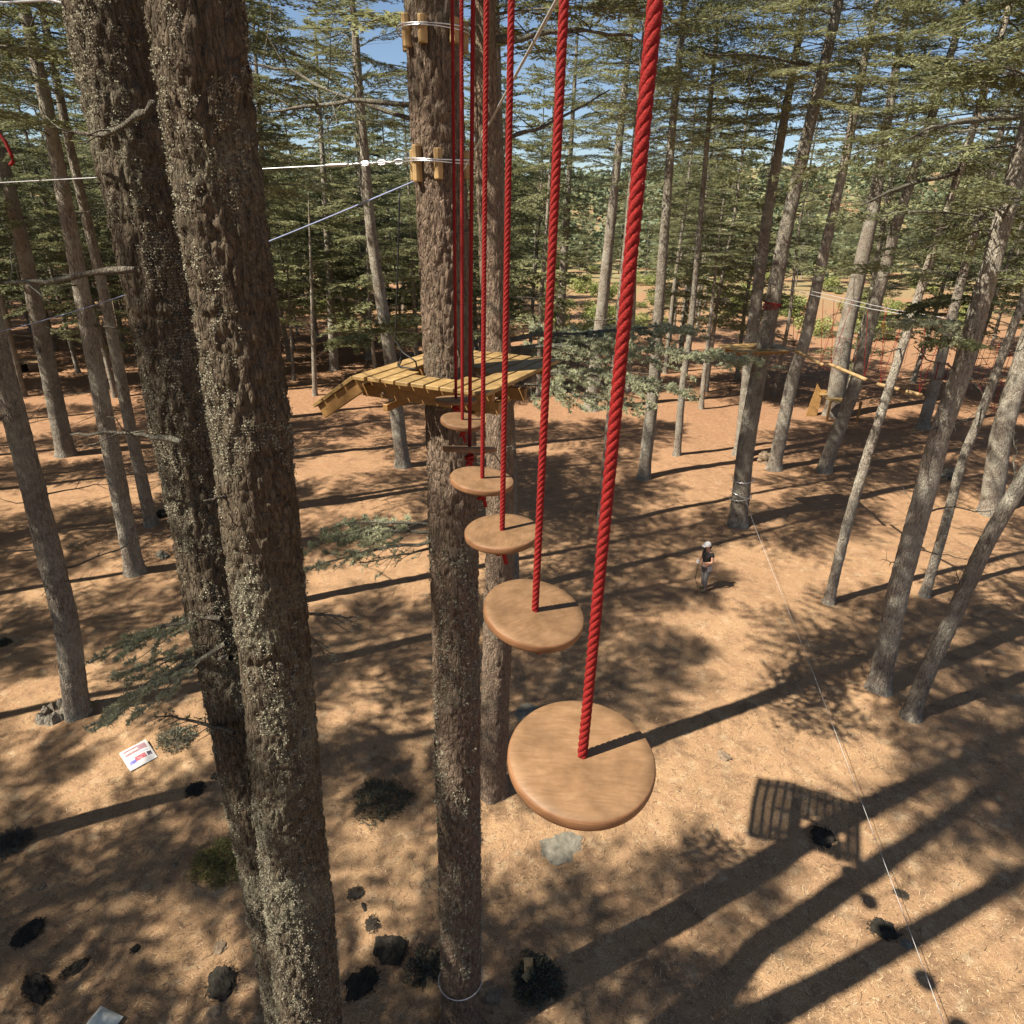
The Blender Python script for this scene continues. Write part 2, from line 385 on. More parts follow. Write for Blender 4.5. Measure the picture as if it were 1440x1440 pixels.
def crown_mesh(seed, hc, Lmax, nb, card=(.15, .04), step=.05, low=.6, top_sparse=False, lean=0):
    rng = np.random.default_rng(seed); mb = MB()
    protos = [branch_geo(rng, L, card, step) for L in (1.0, 1.5, 2.1, 2.7, 3.3, 3.9) for _ in range(2)]
    Ls = np.repeat([1.0, 1.5, 2.1, 2.7, 3.3, 3.9], 2)
    a = rng.uniform(0, 6.28)
    for k in range(nb):
        t = (k + rng.uniform(0, .9)) / nb
        z = t * hc; z = np.clip((round(z / 1.15) + rng.normal(0, .13)) * 1.15, 0, hc * .985); prof = (low + (1 - low) * min(1, t / .25)) * (1 - t) ** .65 + .12
        L = max(.6, Lmax * prof * rng.uniform(.6, 1.12))
        a += 2.4 + rng.uniform(-.5, .5)
        cand = np.argsort(np.abs(Ls - L))[:3]; j = int(rng.choice(cand)); p = protos[j]; sc = L / Ls[j]
        pitch = R(rng.uniform(-14, 14) + 22 * t - 6); rollb = R(rng.uniform(-14, 14))
        Mx = np.array((Matrix.Rotation(a, 3, 'Z') @ Matrix.Rotation(-pitch, 3, 'Y') @ Matrix.Rotation(rollb, 3, 'X')))
        V = np.concatenate(p.V) * np.array([sc, sc * rng.choice([-1, 1]), 1]); V = V @ Mx.T + np.array([0, 0, z])
        qs = np.concatenate(p.Q); mb.V.append(V); mb.Q.append(qs + mb.n); mb.mq += p.mq; mb.n += len(V)
        # no triangles in branch protos (caps off)
    return mb.mesh('crown', [M_STICK, M_LEAF], False)
CROWN = [crown_mesh(100 + i, 12.0, 3.7, 66, (.13, .036), .0155, .62) for i in range(4)]       # high crowns of the stand
CROWNL = [crown_mesh(200 + i, 18.0, 4.3, 92, (.20, .065), .030, .8) for i in range(3)]      # crowns reaching low, forest edge

def stick_mesh(seed, L, twigs=5):
    rng = np.random.default_rng(seed); mb = MB(); s = np.linspace(0, 1, 8)
    ax = np.stack([s * L, np.cumsum(rng.normal(0, .025, 8)) * L, np.cumsum(rng.normal(-.006, .025, 8)) * L], -1); ax[0] = 0
    mb.tube(ax, .016 * (1 - .8 * s) + .003, 6, 0)
    for k in range(twigs):
        t = rng.uniform(.25, .95); p = np.array([np.interp(t, s, ax[:, q]) for q in range(3)])
        d = np.array([rng.uniform(.3, 1), rng.choice([-1, 1]) * rng.uniform(.3, 1), rng.uniform(-.5, .35)]); l = L * rng.uniform(.12, .4)
        q = np.linspace(0, 1, 4)[:, None]; tw = p + d * q * l + np.array([0, 0, -.1 * l]) * q * q + rng.normal(0, .01, (4, 3)) * q
        mb.tube(tw, .006 * (1 - .7 * q[:, 0]) + .001, 4, 0)
    return mb.mesh('dead_branch', [M_STICK])
STICKS = [stick_mesh(300 + i, 1.0, 7) for i in range(8)]
def add_sticks(root, ax, rad, z0, z1, n_, rng, lmin=.5, lmax=1.7):
    for k in range(n_):
        z = rng.uniform(z0, z1); p = ax(z) - root.location; a = rng.uniform(0, 6.283); L = rng.uniform(lmin, lmax)
        o = obj('dead_branch', STICKS[int(rng.integers(8))], root)
        o.location = p + Vector((math.cos(a), math.sin(a), 0)) * (rad(np.array([z]))[0] * .8)
        o.rotation_euler = (rng.uniform(0, 6.28), R(rng.uniform(-28, 14)), a); o.scale = (L, L * .8, L * .8)

TREES = {}
HT = 23.0
def make_tree(key, base, path, wpx, label, crown=0, cz=12.0, group=None, seg=22, dz=.16, amp=.012, material=None, sticks=8, sz=(4, 12), hsc=1.0, Y=None, lump=.06, bark=(14, 3.5), loc=None):
    rng = np.random.default_rng(abs(hash(key)) % 1000 if False else sum(map(ord, key)) * 7)
    g = loc if loc is not None else G(*base)
    root = empty('cedar_tree', g, label, 'tree', group)
    pts = [tuple(g)]
    for q in path:
        if len(q) == 2: p = PY(q[0], q[1], g.y if Y is None else Y)
        else: p = PY(*q)
        pts.append(tuple(p))
    pts = sorted(pts, key=lambda p: p[2])
    rb = wpx * mpp(g) / 2 * (1.0 if key == 'C2' else .80)
    zt = g.z + HT * hsc
    l = np.array(pts[-1]); 
    pv = np.array(pts[-2]) if len(pts) > 1 else l - np.array([0, 0, 1])
    sl_ = (l - pv) / max(.3, (l[2] - pv[2])); ov = (l - np.array(pts[0])) / max(.3, l[2] - g.z) if len(pts) > 1 else sl_
    sl_ = ov * .8; sl_[2] = 1
    if len(pts) == 1: sl_ = np.array([rng.uniform(-.03, .03), rng.uniform(-.03, .03), 1])
    pts.append(tuple(l + sl_ * (zt + 1 - l[2])))
    pts.insert(0, tuple(np.array(pts[0]) - np.array([0, 0, 1.0])))
    pts2 = [tuple(g)] + pts
    rad = lambda z: np.clip(rb * (1 - .80 * np.clip((z - g.z) / (HT * hsc), 0, 1) ** 1.1), .03, 9)
    me, ax = trunk_mesh([tuple(g)] + [p for p in pts if p[2] != g.z], rad, zt, seg, dz, amp, int(rng.integers(999)), [material or M_BARK], lump=lump, bark=bark)
    obj('trunk', me, root)
    if crown is not None:
        cm = CROWNL[crown - 10] if crown >= 10 else CROWN[crown]
        c = obj('crown', cm, root); zc = g.z + cz; p = ax(zc); q = ax(min(zt - .2, zc + 8)); d = (q - p).normalized()
        hcm = 18.0 if crown >= 10 else 12.0
        c.location = p - g; k = (zt + .5 - zc) / hcm
        c.rotation_mode = 'QUATERNION'
        from mathutils import Quaternion
        c.rotation_quaternion = Vector((0, 0, 1)).rotation_difference(d) @ Quaternion((0, 0, 1), rng.uniform(0, 6.28))
        sxy = rng.uniform(.9, 1.18) * (.75 + .25 * min(1.3, rb / .2)); c.scale = (sxy, sxy, k)
    if sticks: add_sticks(root, ax, rad, g.z + sz[0], g.z + sz[1], sticks, rng)
    TREES[key] = (root, ax, rad)
    return root, ax, rad

# key, base, path, width px, label, crown variant, crown base
SPEC = [
 ('L1', (108, 1000), [(95, 880), (60, 740), (0, 505)], 40, 'cedar with a sharp kink near its foot, beside a dark hollow stump', 0, 13),
 ('L2', (93, 640), [(60, 480), (30, 335), (3, 225)], 30, 'cedar with flared foot next to the picnic table', 1, 10),
 ('L3', (190, 805), [(150, 600), (113, 400), (66, 150), (36, 20)], 31, 'slim straight cedar with a pale root log at its foot', 2, 14),
 ('L4', (213, 738), [(183, 600), (148, 420), (97, 200), (67, 50)], 21, 'thinner cedar standing just behind the one with the pale root log', 3, 14),
 ('C2', (690, 1112), [(697, 960), (703, 760), (703, 560), (690, 300), (680, 50)], 40, 'thick cedar behind the platform tree, with blue-green boughs spreading from it', 1, 14),
 ('C3', (722, 830), [(718, 640), (706, 400), (700, 150)], 22, 'dark cedar standing just behind the thick one with spreading boughs', 2, 15),
 ('C4', (567, 655), [(548, 500), (522, 330), (507, 150), (500, 50)], 25, 'cedar standing behind the ramp end of the wooden platform', 3, 15),
 ('C5', (443, 556), [(438, 400), (433, 250)], 9, 'very thin pale sapling trunk between the forked tree and the platform', None, 9),
 ('C6', (413, 535), [(408, 440)], 6, 'dark sapling close to the very thin pale one', None, 9),
 ('R1', (845, 737), [(858, 590), (872, 440), (893, 200)], 15, 'slim pale cedar beyond the boughs, between the platform and the bent-foot cedar', 0, 14),
 ('R2', (830, 576), [(845, 450), (880, 110), (890, 20)], 24, 'dark straight cedar whose foot hides behind the blue-green boughs', 2, 13),
 ('R3', (780, 525), [(788, 455), (800, 250), (813, 33)], 17, 'dark narrow cedar behind the blue-green boughs, by the lying log', 1, 12),
 ('R4', (905, 672), [(920, 540), (924, 470), (946, 170), (960, 33)], 22, 'sunlit straight cedar with a bent foot, rising through the blue-green boughs', 3, 15),
 ('R5', (952, 640), [(960, 540), (972, 460), (1003, 100)], 13, 'slim cedar beside the sunlit one with a bent foot', 0, 14),
 ('R6', (986, 575), [(990, 530), (1000, 440)], 9, 'short thin cedar behind the outer end of the blue-green boughs', 1, 9),
 ('R7', (1037, 737), [(1050, 620), (1062, 550), (1077, 477), (1103, 333), (1133, 200), (1173, 33)], 31, 'cedar carrying the far platform, a steel sling tied low on it', 1, 15),
 ('R8', (1042, 640), [(1050, 560), (1058, 467), (1077, 317), (1100, 183), (1127, 33)], 25, 'pale lichened cedar touching the far platform from behind', 2, 15),
 ('R9', (1088, 660), [(1115, 530), (1133, 477), (1160, 350), (1187, 233), (1223, 50)], 23, 'leaning cedar with a boulder at its foot, beyond the far platform', 3, 15),
 ('R11', (1172, 585), [(1187, 477), (1227, 300), (1243, 200), (1262, 83)], 31, 'thick dark cedar with a low deck around its foot', 0, 14),
 ('R10', (1157, 663), [(1207, 530), (1217, 483), (1260, 317), (1295, 213), (1330, 100)], 24, 'leaning cedar crossed by the hanging log walkway', 2, 14),
 ('R12', (1165, 848), [(1193, 730), (1220, 640), (1250, 547), (1273, 475), (1307, 367), (1343, 260), (1367, 187)], 17, 'slender curved cedar standing nearest to the person', 3, 13),
 ('R13', (1235, 968), [(1267, 813), (1297, 707), (1320, 613), (1350, 530), (1400, 350), (1440, 200)], 36, 'stout cedar with a sunlit pale foot and dark upper trunk', 0, 10.5),
 ('R14', (1300, 838), [(1327, 747), (1353, 647), (1383, 573), (1407, 507), (1440, 420)], 16, 'slender pale cedar between the two stout ones', 1, 13),
 ('R15', (1280, 1008), [(1300, 953), (1353, 840), (1383, 770), (1427, 693), (1460, 640)], 27, 'strongly leaning cedar with a clear shadow from its foot', 2, 13),
 ('R16', (1392, 722), [(1407, 613), (1437, 513), (1465, 420)], 35, 'thick pale grey cedar with a ring of cut bark low down', 3, 13),
 ('R17', (1297, 603), [(1317, 530), (1340, 440)], 19, 'cedar with a red rope frame tied to it', 1, 10),
]
for s_ in SPEC:
    key, base, path, w, lab, cr, cz = s_
    kw = {}
    if key == 'C2': kw = dict(seg=56, dz=.045, amp=.022, material=M_BARKC, sticks=3, sz=(4, 9))
    if key in ('C5', 'C6', 'R6'): kw = dict(hsc=.55, sticks=6, sz=(2, 9))
    if key in ('R13', 'R15', 'L1'): kw = dict(seg=40, dz=.07, amp=.016, sticks=14, sz=(3, 12))
    if key in ('L3', 'L4', 'R12', 'R7', 'R14'): kw = dict(seg=30, dz=.09, amp=.014, sticks=12, sz=(5, 14))
    make_tree(key, base, path, w, lab, cr, cz, **kw)

for k, (base, path, w, lab) in enumerate((  # cedars added out of sight behind the fork to throw shadows over the mid-ground
    ((306, 655), [(285, 500), (222, 50)], 24, 'cedar standing behind the forked tree, added to cast shade'),
    ((372, 720), [(352, 520), (300, 100)], 24, 'added shade-casting cedar close behind the forked tree, hidden by its thicker stem'),
    ((268, 560), [(240, 350), (200, 50)], 22, 'added shade-casting cedar further behind the forked tree'),
    ((392, 850), [(362, 520), (305, 0)], 26, 'added shade-casting cedar right behind the thicker stem of the forked tree, foot in shade'),
    ((325, 775), [(300, 500), (243, 0)], 24, 'added shade-casting cedar lined up behind the notch between the forked stems'),
    ((345, 590), [(322, 400), (285, 50)], 22, 'added shade-casting cedar in the deep shade behind the forked tree'))):
    make_tree('H%d' % k, base, path, w, lab, k % 4, 12)
for k, (px_, py_) in enumerate(((388, 545), (470, 520), (520, 505), (330, 520))):
    make_tree('K%d' % k, (px_, py_), [(px_ - 6, py_ - 120)], 16, ['low-branched cedar in shade near the dark sapling', 'low-branched cedar between the thin pale sapling and the ramp', 'low-branched cedar behind the ramp', 'low-branched cedar behind the forked tree'][k], 10 + k % 3, 4.5)
# platform tree and forked tree
YC = 6.75
def col_points(lst, Y): return [PY(x, y, Y) for x, y in lst]
pc = [PY(648, 1400, 6.25), PY(646, 1200, 6.35), PY(643, 1000, 6.5), PY(638, 760, 6.65), PY(633, 560, YC), PY(622, 300, YC), PY(611, 80, YC), PY(607, 0, YC)]
gb = Vector((pc[0].x + .005, 6.2, g1(pc[0].x, 6.2)))
rootC = empty('cedar_tree', gb, 'big brown cedar carrying the yellow plank platform', 'tree')
def radC(z): return np.interp(z, [0, 4, 8, 10.2, 12, 14, 20, 26], [.30, .285, .27, .25, .235, .225, .16, .05])
meC, axC = trunk_mesh([tuple(gb)] + [tuple(p) for p in pc] + [(pc[-1].x - .2, YC, 26)], radC, 25, 120, .02, .022, 41, [M_BARKC], lump=.05, bark=(19, 6))
obj('trunk', meC, rootC)
cc = obj('crown', CROWN[2], rootC); cc.location = axC(16.5) - gb; cc.rotation_euler = (0, 0, 1.2); cc.scale = (.8, .8, .75)
TREES['C1'] = (rootC, axC, radC)

YT = 3.78
gt = Vector((PY(437, 1440, YT).x - .05, 3.6, 0)); gt.z = g1(gt.x, gt.y)
rootT = empty('cedar_tree', gt, 'lichen-crusted cedar forking into two close trunks, standing in front of the platform', 'tree')
tr = [PY(x, y, YT) for x, y in ((437, 1440), (412, 1200), (392, 960), (364, 720), (340, 480), (302, 240), (274, 0))]
tl = [PY(x, y, yy) for x, y, yy in ((417, 1440, 3.98), (378, 1200, 4.08), (332, 960, 4.26), (282, 720, 4.5), (241, 480, 4.6), (194, 240, 4.65), (152, 0, 4.7))]
zz = [p.z for p in tr]
def radR(z): return np.interp(z, [0, zz[0], zz[1], zz[2], zz[3], zz[4], 14, 24], [.36, .285, .26, .235, .225, .22, .20, .06])
def radL(z): return np.interp(z, [0, zz[0], zz[1], zz[2], zz[3], zz[4], 14, 24], [.30, .26, .25, .235, .225, .225, .225, .06])
meR, axR = trunk_mesh([tuple(gt)] + [tuple(p) for p in tr] + [(tr[-1].x + .2, YT, 26)], radR, 23, 128, .018, .024, 51, [M_BARKN], lump=.08, bark=(19, 8))
meL, axL = trunk_mesh([(tl[0].x - .05, 3.8, gt.z)] + [tuple(p) for p in tl] + [(tl[-1].x - .5, 5.4, 26)], radL, 22.5, 124, .018, .024, 77, [M_BARKN], lump=.08, bark=(19, 8))
oR = obj('trunk', meR, rootT); oL = obj('trunk', meL, rootT); oL.location = (tl[0].x - .05 - gt.x, 3.8 - gt.y, 0)
oL['label'] = 'darker mossy stem of the fork'
for ax_, k in ((axR, 0), (axL, 3)):
    cc = obj('crown', CROWN[k], rootT); cc.location = ax_(16.5) - gt; cc.rotation_euler = (0, 0, 2.0 + k); cc.scale = (.62, .62, .6)
TREES['T'] = (rootT, axR, radR)

def lichen(me, root, dens, seed, zr, size=(.006, .015), thr=.5):
    """crusts of lichen standing proud of the bark"""
    rng = np.random.default_rng(seed); nV = len(me.vertices); co = np.empty(nV * 3, np.float32); no = np.empty(nV * 3, np.float32)
    me.vertices.foreach_get('co', co); me.vertices.foreach_get('normal', no); co = co.reshape(-1, 3); no = no.reshape(-1, 3)
    nz = fbm(co * np.array([4, 4, 1.6]), 4, seed); fine = fbm(co * 16, 2, seed + 2)
    ok = np.where((nz * .6 + fine * .4 > thr) & (co[:, 2] > zr[0]) & (co[:, 2] < zr[1]))[0]
    pick = rng.choice(ok, min(dens, len(ok)), replace=False)
    m_ = len(pick); K = 4; p = co[pick]; nn = no[pick]
    s = rng.uniform(*size, (m_, 1)) * rng.choice([1, 1, 1.5], (m_, 1))
    C = p[:, None] + rng.normal(0, .7, (m_, K, 3)) * s[..., None] + nn[:, None] * s[..., None] * rng.uniform(.1, .9, (m_, K, 1))
    d1 = rng.normal(0, 1, (m_, K, 3)); d1 /= np.linalg.norm(d1, axis=2)[..., None]; d2 = np.cross(d1, nn[:, None] + rng.normal(0, .5, (m_, K, 3))); d2 /= np.linalg.norm(d2, axis=2)[..., None] + 1e-6
    k1 = s[..., None] * rng.uniform(.5, 1.2, (m_, K, 1)); k2 = s[..., None] * rng.uniform(.4, 1.0, (m_, K, 1))
    V = np.stack([C - d1 * k1 - d2 * k2 * .3, C + d1 * k1 * .6 - d2 * k2, C + d1 * k1 * .4 + d2 * k2], 2).reshape(-1, 3); T = np.arange(m_ * K * 3).reshape(-1, 3)
    o = obj('lichen', npmesh('lichen', V, [T], [M_LICH], None, False), root); o['kind'] = 'stuff'; return o
lichen(meR, rootT, 30000, 5, (3.5, 14.5), (.0028, .0062), .54)
lichen(meL, rootT, 30000, 6, (3.5, 14.5), (.0028, .0062), .535).location = oL.location
lichen(meC, rootC, 3000, 7, (1, 8.5), (.006, .014), .55)

# ------------------------------------------------------------------ leafy boughs near the camera (tufts of needles)
def bough(tree, p0, p1, width, seed, tuft=.05, dens=1.0, m=None, up_=.04, bare=.15, name='bough'):
    rng = np.random.default_rng(seed); root = TREES[tree][0]; p0 = np.array(p0); p1 = np.array(p1)
    d = p1 - p0; L = np.linalg.norm(d); d = d / L; side = np.cross(d, [0, 0, 1.]); side /= np.linalg.norm(side); upv = np.cross(side, d)
    mb = MB(); s = np.linspace(0, 1, 10)
    wob = np.cumsum(rng.normal(0, .012, (10, 2)), 0) * L
    ax = p0 + d * (s * L)[:, None] + side * (wob[:, :1]) + upv * (wob[:, 1:] * .6 + (up_ * L * np.sin(s * 3.0))[:, None]); ax[0] = p0
    mb.tube(ax, (.006 + .008 * L) * (1 - .8 * s) + .003, 6, 0, False)
    C = []; D = []; t = bare; k = 0
    while t < 1:
        p = np.array([np.interp(t, s, ax[:, q]) for q in range(3)]); sg = 1 if k % 2 else -1
        ls = width * (1.1 - .8 * t) * rng.uniform(.4, 1.15); an = R(rng.uniform(35, 70))
        dd = d * math.cos(an) + side * sg * math.sin(an) + upv * rng.uniform(-.22, .12); q = np.linspace(0, 1, 5)[:, None]
        tw = p + dd * q * ls + d * .2 * ls * q * q - np.array([0, 0, .12]) * ls * q * q
        mb.tube(tw, .004 * (1 - .7 * q[:, 0]) + .0012, 4, 0, False)
        for h in range(max(2, int(ls / .10))):                       # side twiglets with short shoots
            u = rng.uniform(.1, 1); b0 = tw[0] + (tw[-1] - tw[0]) * u
            e = dd * rng.uniform(.3, 1) + side * rng.choice([-1, 1]) * rng.uniform(.2, .9) + upv * rng.uniform(-.3, .25) + d * .3
            e = e / np.linalg.norm(e); l2 = rng.uniform(.07, .20) * (width / .7) ** .5
            mb.tube(np.stack([b0, b0 + e * l2 * .5, b0 + e * l2]), [.003, .002, .001], 3, 0, False)
            m_ = max(2, int(l2 / .022 * dens)); w = rng.uniform(.05, 1.05, m_)[:, None]
            C.append(b0 + e * l2 * w + rng.normal(0, .006, (m_, 3))); D.append(np.repeat(e[None], m_, 0))
        t += rng.uniform(.03, .06) * (1.5 / L) ** .7; k += 1
    C = np.concatenate(C); D = np.concatenate(D); m_ = len(C); K = 6
    nd = rng.normal(0, 1, (m_, K, 3)) + D[:, None] * .4 + np.array([0, 0, .5]); nd /= np.linalg.norm(nd, axis=2)[..., None]
    l = tuft * rng.uniform(.55, 1.1, (m_, K, 1)); sd_ = np.cross(nd, rng.normal(0, 1, (m_, K, 3))); sd_ /= np.linalg.norm(sd_, axis=2)[..., None]
    w = tuft * .13
    V = np.stack([C[:, None] - sd_ * w, C[:, None] + sd_ * w, C[:, None] + nd * l], 2).reshape(-1, 3)
    mb.add(V, T=np.arange(m_ * K * 3).reshape(-1, 3), m=1)
    for i in range(len(mb.V)): mb.V[i] = mb.V[i] - np.array(root.location)
    return obj(name, mb.mesh(name, [M_STICK, m or M_BLUE], False), root)

def on(tree, z, a, k=.9):
    _, ax, rad = TREES[tree]; p = ax(z); r = float(rad(np.array([z]))[0]) * k
    return (p.x + math.cos(a) * r, p.y + math.sin(a) * r, z)
q = PY(612, 752, 6.6); bough('C1', on('C1', q.z + .02, R(190)), PY(455, 762, 6.9), .62, 1, .055, 2.6)
bough('C1', on('C1', q.z + .08, R(175)), PY(480, 742, 7.2), .55, 4, .055, 2.4)
bough('C1', on('C1', q.z - .06, R(200)), PY(428, 802, 6.3), .45, 2, .05, 1.5)
bough('C1', on('C1', q.z - .14, R(200)), PY(510, 790, 6.4), .30, 3, .04, .7, None, 0)
for k, (x0, y0, x1, y1, y_, wd, sd__) in enumerate(((720, 492, 1045, 500, 12.6, 1.5, 11), (722, 480, 965, 472, 13.4, 1.4, 12), (724, 515, 960, 540, 10.6, 1.1, 13), (722, 535, 905, 575, 9.9, .7, 14), (720, 500, 850, 478, 11.8, 1.1, 15))):
    z = PY(x0, y0, 11.0).z
    bough('C2', on('C2', z, R(10 + 5 * k)), PY(x1, y1, y_), wd, sd__, .075, 1.1, None, .03, .12)
zt_ = PY(300, 880, 4.0).z
bough('T', (PY(312, 870, 4.1)), PY(190, 905, 4.7), .60, 21, .042, 3.0)
bough('T', (PY(318, 905, 4.0)), PY(162, 1000, 4.5), .60, 22, .042, 3.0)
bough('T', (PY(325, 925, 4.0)), PY(175, 945, 5.0), .55, 23, .042, 2.8)
bough('T', (PY(330, 1030, 3.9)), PY(212, 1010, 4.4), .22, 24, .03, .9)
bough('T', (PY(425, 862, 3.9)), PY(492, 868, 4.1), .20, 25, .026, .45, None, .02, .3)
bough('T', (PY(425, 880, 3.8)), PY(458, 925, 4.0), .14, 26, .026, .5, None, .02, .3)
for k, (x0, y0, x1, y1, yy) in enumerate(((560, 470, 478, 482, 36), (600, 468, 555, 455, 35))):
    bough('C4', on('C4', PY(545, 470, TREES['C4'][0].location.y).z, R(60 * k + 170)), PY(x1, y1, TREES['C4'][0].location.y - 1.5), 1.6, 31 + k, .14, .9, M_LEAF)
z13 = PY(1365, 455, TREES['R13'][0].location.y).z
bough('R13', on('R13', z13, R(190)), PY(1265, 458, TREES['R13'][0].location.y - .6), 1.2, 41, .075, 1.1, None, .05)
bough('R13', on('R13', z13 + .5, R(170)), PY(1290, 432, TREES['R13'][0].location.y + .6), 1.1, 42, .075, 1.0, M_LEAF, .05)
bough('R13', on('R13', z13 - .3, R(230)), PY(1320, 480, TREES['R13'][0].location.y - 1.0), .9, 43, .075, 1.0, M_LEAF, .0)
# named bare limbs
def limb(tree, pts, r, twigs=4, seed=0, lich=False):
    rng = np.random.default_rng(seed); root = TREES[tree][0]; P = np.array([tuple(p) for p in pts])
    t = np.linspace(0, 1, len(P)); tt = np.linspace(0, 1, 14); A = np.stack([np.interp(tt, t, P[:, q]) for q in range(3)], -1)
    A[1:] += np.cumsum(rng.normal(0, .004, (13, 3)), 0) * (1 + np.linalg.norm(P[-1] - P[0]))
    mb = MB(); rr = r * (1 - .65 * tt) * (1 + .18 * rng.normal(0, 1, 14)); mb.tube(A, np.clip(rr, r * .2, 9), 8, 0)
    for k in range(twigs):
        u = rng.uniform(.25, .98); p = np.array([np.interp(u, tt, A[:, q]) for q in range(3)]); d = rng.normal(0, 1, 3); d[2] *= .6; d /= np.linalg.norm(d)
        l = rng.uniform(.15, .4) * np.linalg.norm(P[-1] - P[0]); q = np.linspace(0, 1, 4)[:, None]
        mb.tube(p + d * q * l + rng.normal(0, .015, (4, 3)) * q, r * .25 * (1 - .7 * q[:, 0]) + .001, 4, 0)
    for i in range(len(mb.V)): mb.V[i] = mb.V[i] - np.array(root.location)
    o = obj('bare_limb', mb.mesh('bare_limb', [M_STICK]), root)
    return o
limb('C1', (on('C1', PY(600, 148, YC).z, R(180)), PY(500, 143, 6.9), PY(440, 152, 7.1), PY(380, 162, 7.4)), .026, 8, 1)
limb('C1', (on('C1', PY(600, 150, YC).z - .1, R(170)), PY(470, 130, 7.3), PY(420, 105, 7.8), PY(350, 95, 8.2)), .02, 8, 2)
limb('T', (PY(190, 379, 4.1), PY(110, 383, 4.3), PY(50, 392, 4.4), PY(-20, 405, 4.5)), .022, 5, 3)
limb('T', (PY(255, 622, 3.95), PY(200, 612, 4.1), PY(150, 606, 4.1), PY(98, 604, 4.2)), .019, 4, 4)
limb('T', (PY(320, 699, 3.62), PY(292, 698, 3.5)), .012, 0, 5)
limb('T', (PY(215, 145, 4.0), PY(140, 185, 4.2), PY(85, 185, 4.3)), .02, 5, 6)
limb('L2', (on('L2', PY(62, 485, 33).z, R(200)), PY(60, 500, TREES['L2'][0].location.y - 1)), .09, 4, 7)
limb('L3', (on('L3', PY(128, 460, 20).z, 0), PY(165, 462, TREES['L3'][0].location.y)), .05, 3, 8)
y2 = TREES['C2'][0].location.y
limb('C2', (on('C2', PY(700, 55, y2).z, 0), PY(780, 45, y2), PY(890, 52, y2 + .5)), .05, 6, 9)
limb('C2', (on('C2', PY(700, 200, y2).z, R(-20)), PY(760, 175, y2 + 1), PY(860, 125, y2 + 2)), .035, 6, 10)
y7 = TREES['R7'][0].location.y
for k, (a, b_, yy) in enumerate((((1125, 95), (980, 70), 24), ((1220, 60), (1320, 30), 26), ((1350, 240), (1210, 290), 17), ((1400, 160), (1290, 190), 14))):
    tr_ = ['R7', 'R9', 'R12', 'R13'][k]; yb = TREES[tr_][0].location.y
    p = PY(a[0], a[1], yb); p = TREES[tr_][1](p.z)
    limb(tr_, (p, PY((a[0] + b_[0]) / 2, (a[1] + b_[1]) / 2 - 8, yb - .5), PY(b_[0], b_[1], yb - 1)), .06, 8, 20 + k)

# ------------------------------------------------------------------ surrounding cedars
def in_frame(x, y, z=1.0):
    v = Vector((x, y, z - H)); d = v.dot(fw)
    if d <= .5: return False
    return abs(v.dot(rt) / d) < .80 and abs(v.dot(up) / d) < .80
placed = [tuple(t[0].location)[:2] for t in TREES.values()]
rng = np.random.default_rng(12)
def trunk_variant(seed, Ht, r):
    rg = np.random.default_rng(seed); p = [(0, 0, 0), (0, 0, -1), (rg.normal(0, .15), rg.normal(0, .15), 6), (rg.normal(0, .3), rg.normal(0, .3), 12), (rg.normal(0, .3), rg.normal(0, .3), Ht + 1)]
    me, ax = trunk_mesh(p, lambda z: np.clip(r * (1 - .85 * np.clip(z / Ht, 0, 1)), .025, 9), Ht, 12, .5, .012, seed, [M_BARK])
    return me
TV = [trunk_variant(900 + i, 22, .20) for i in range(4)]
def forest_tree(x, y, kind, label, group, s=1.0):
    i = int(rng.integers(4)); root = empty('cedar_tree', (x, y, g1(x, y)), label, 'tree', group)
    root.rotation_euler = (rng.normal(0, .025), rng.normal(0, .025), rng.uniform(0, 6.28)); root.scale = (s, s, s * rng.uniform(.92, 1.08))
    w = rng.uniform(.8, 1.25)
    t = obj('trunk', TV[i], root); t.scale = (w, w, 1)
    if kind == 'low':
        c = obj('crown', CROWNL[int(rng.integers(3))], root, (0, 0, rng.uniform(3.2, 5.5))); c.scale = (rng.uniform(.8, 1.1),) * 2 + (1,)
    else:
        c = obj('crown', CROWN[int(rng.integers(4))], root, (0, 0, rng.uniform(9.5, 12))); c.scale = (rng.uniform(.85, 1.1),) * 2 + (.95,)
    return root
def free(x, y, d): return all((x - a) ** 2 + (y - b) ** 2 > d * d for a, b in placed)
# trees beyond the frame's edge that shade the forest floor
forced = [(.35, -1.1), (5.6, -1.6), (-11.8, 8.75), (-11, 1.4), (-14.8, .4), (-13, -3.6), (-9.2, -3.2), (-17.5, -2.5)]
for x, y in forced:
    placed.append((x, y)); t_ = forest_tree(x, y, 'high', 'tall cedar of the surrounding stand, crown high above the floor', 'cedars surrounding the clearing')
    if abs(x) < 7:
        t_.rotation_euler = (0, 0, 1)
        for ch in t_.children:
            if ch.name.startswith('crown'): ch.location.z = 17; ch.scale = (.8, .8, .5)
for _ in range(2500):
    x = rng.uniform(-42, 6); y = rng.uniform(-14, 46)
    if in_frame(x, y) or (y < 22 and x / max(y, .1) > -1.15 and y > 3) or x > -3 and y > -3 and not in_frame(x, y) and y < 6: continue
    if y > 40 and x > -20: continue
    if math.hypot(x, y) < 9 or (x > -4 and y > -14): continue
    if not free(x, y, 7.0 if x > -15 and y < 12 else 4.4 if x > -30 else 5.8): continue
    placed.append((x, y)); forest_tree(x, y, 'high', 'tall cedar of the surrounding stand, crown high above the floor', 'cedars surrounding the clearing')
for _ in range(500):
    x = rng.uniform(14, 44); y = rng.uniform(10, 42)
    if in_frame(x, y) or not free(x, y, 7.5): continue
    placed.append((x, y)); forest_tree(x, y, 'high', 'tall cedar of the surrounding stand, crown high above the floor', 'cedars surrounding the clearing')
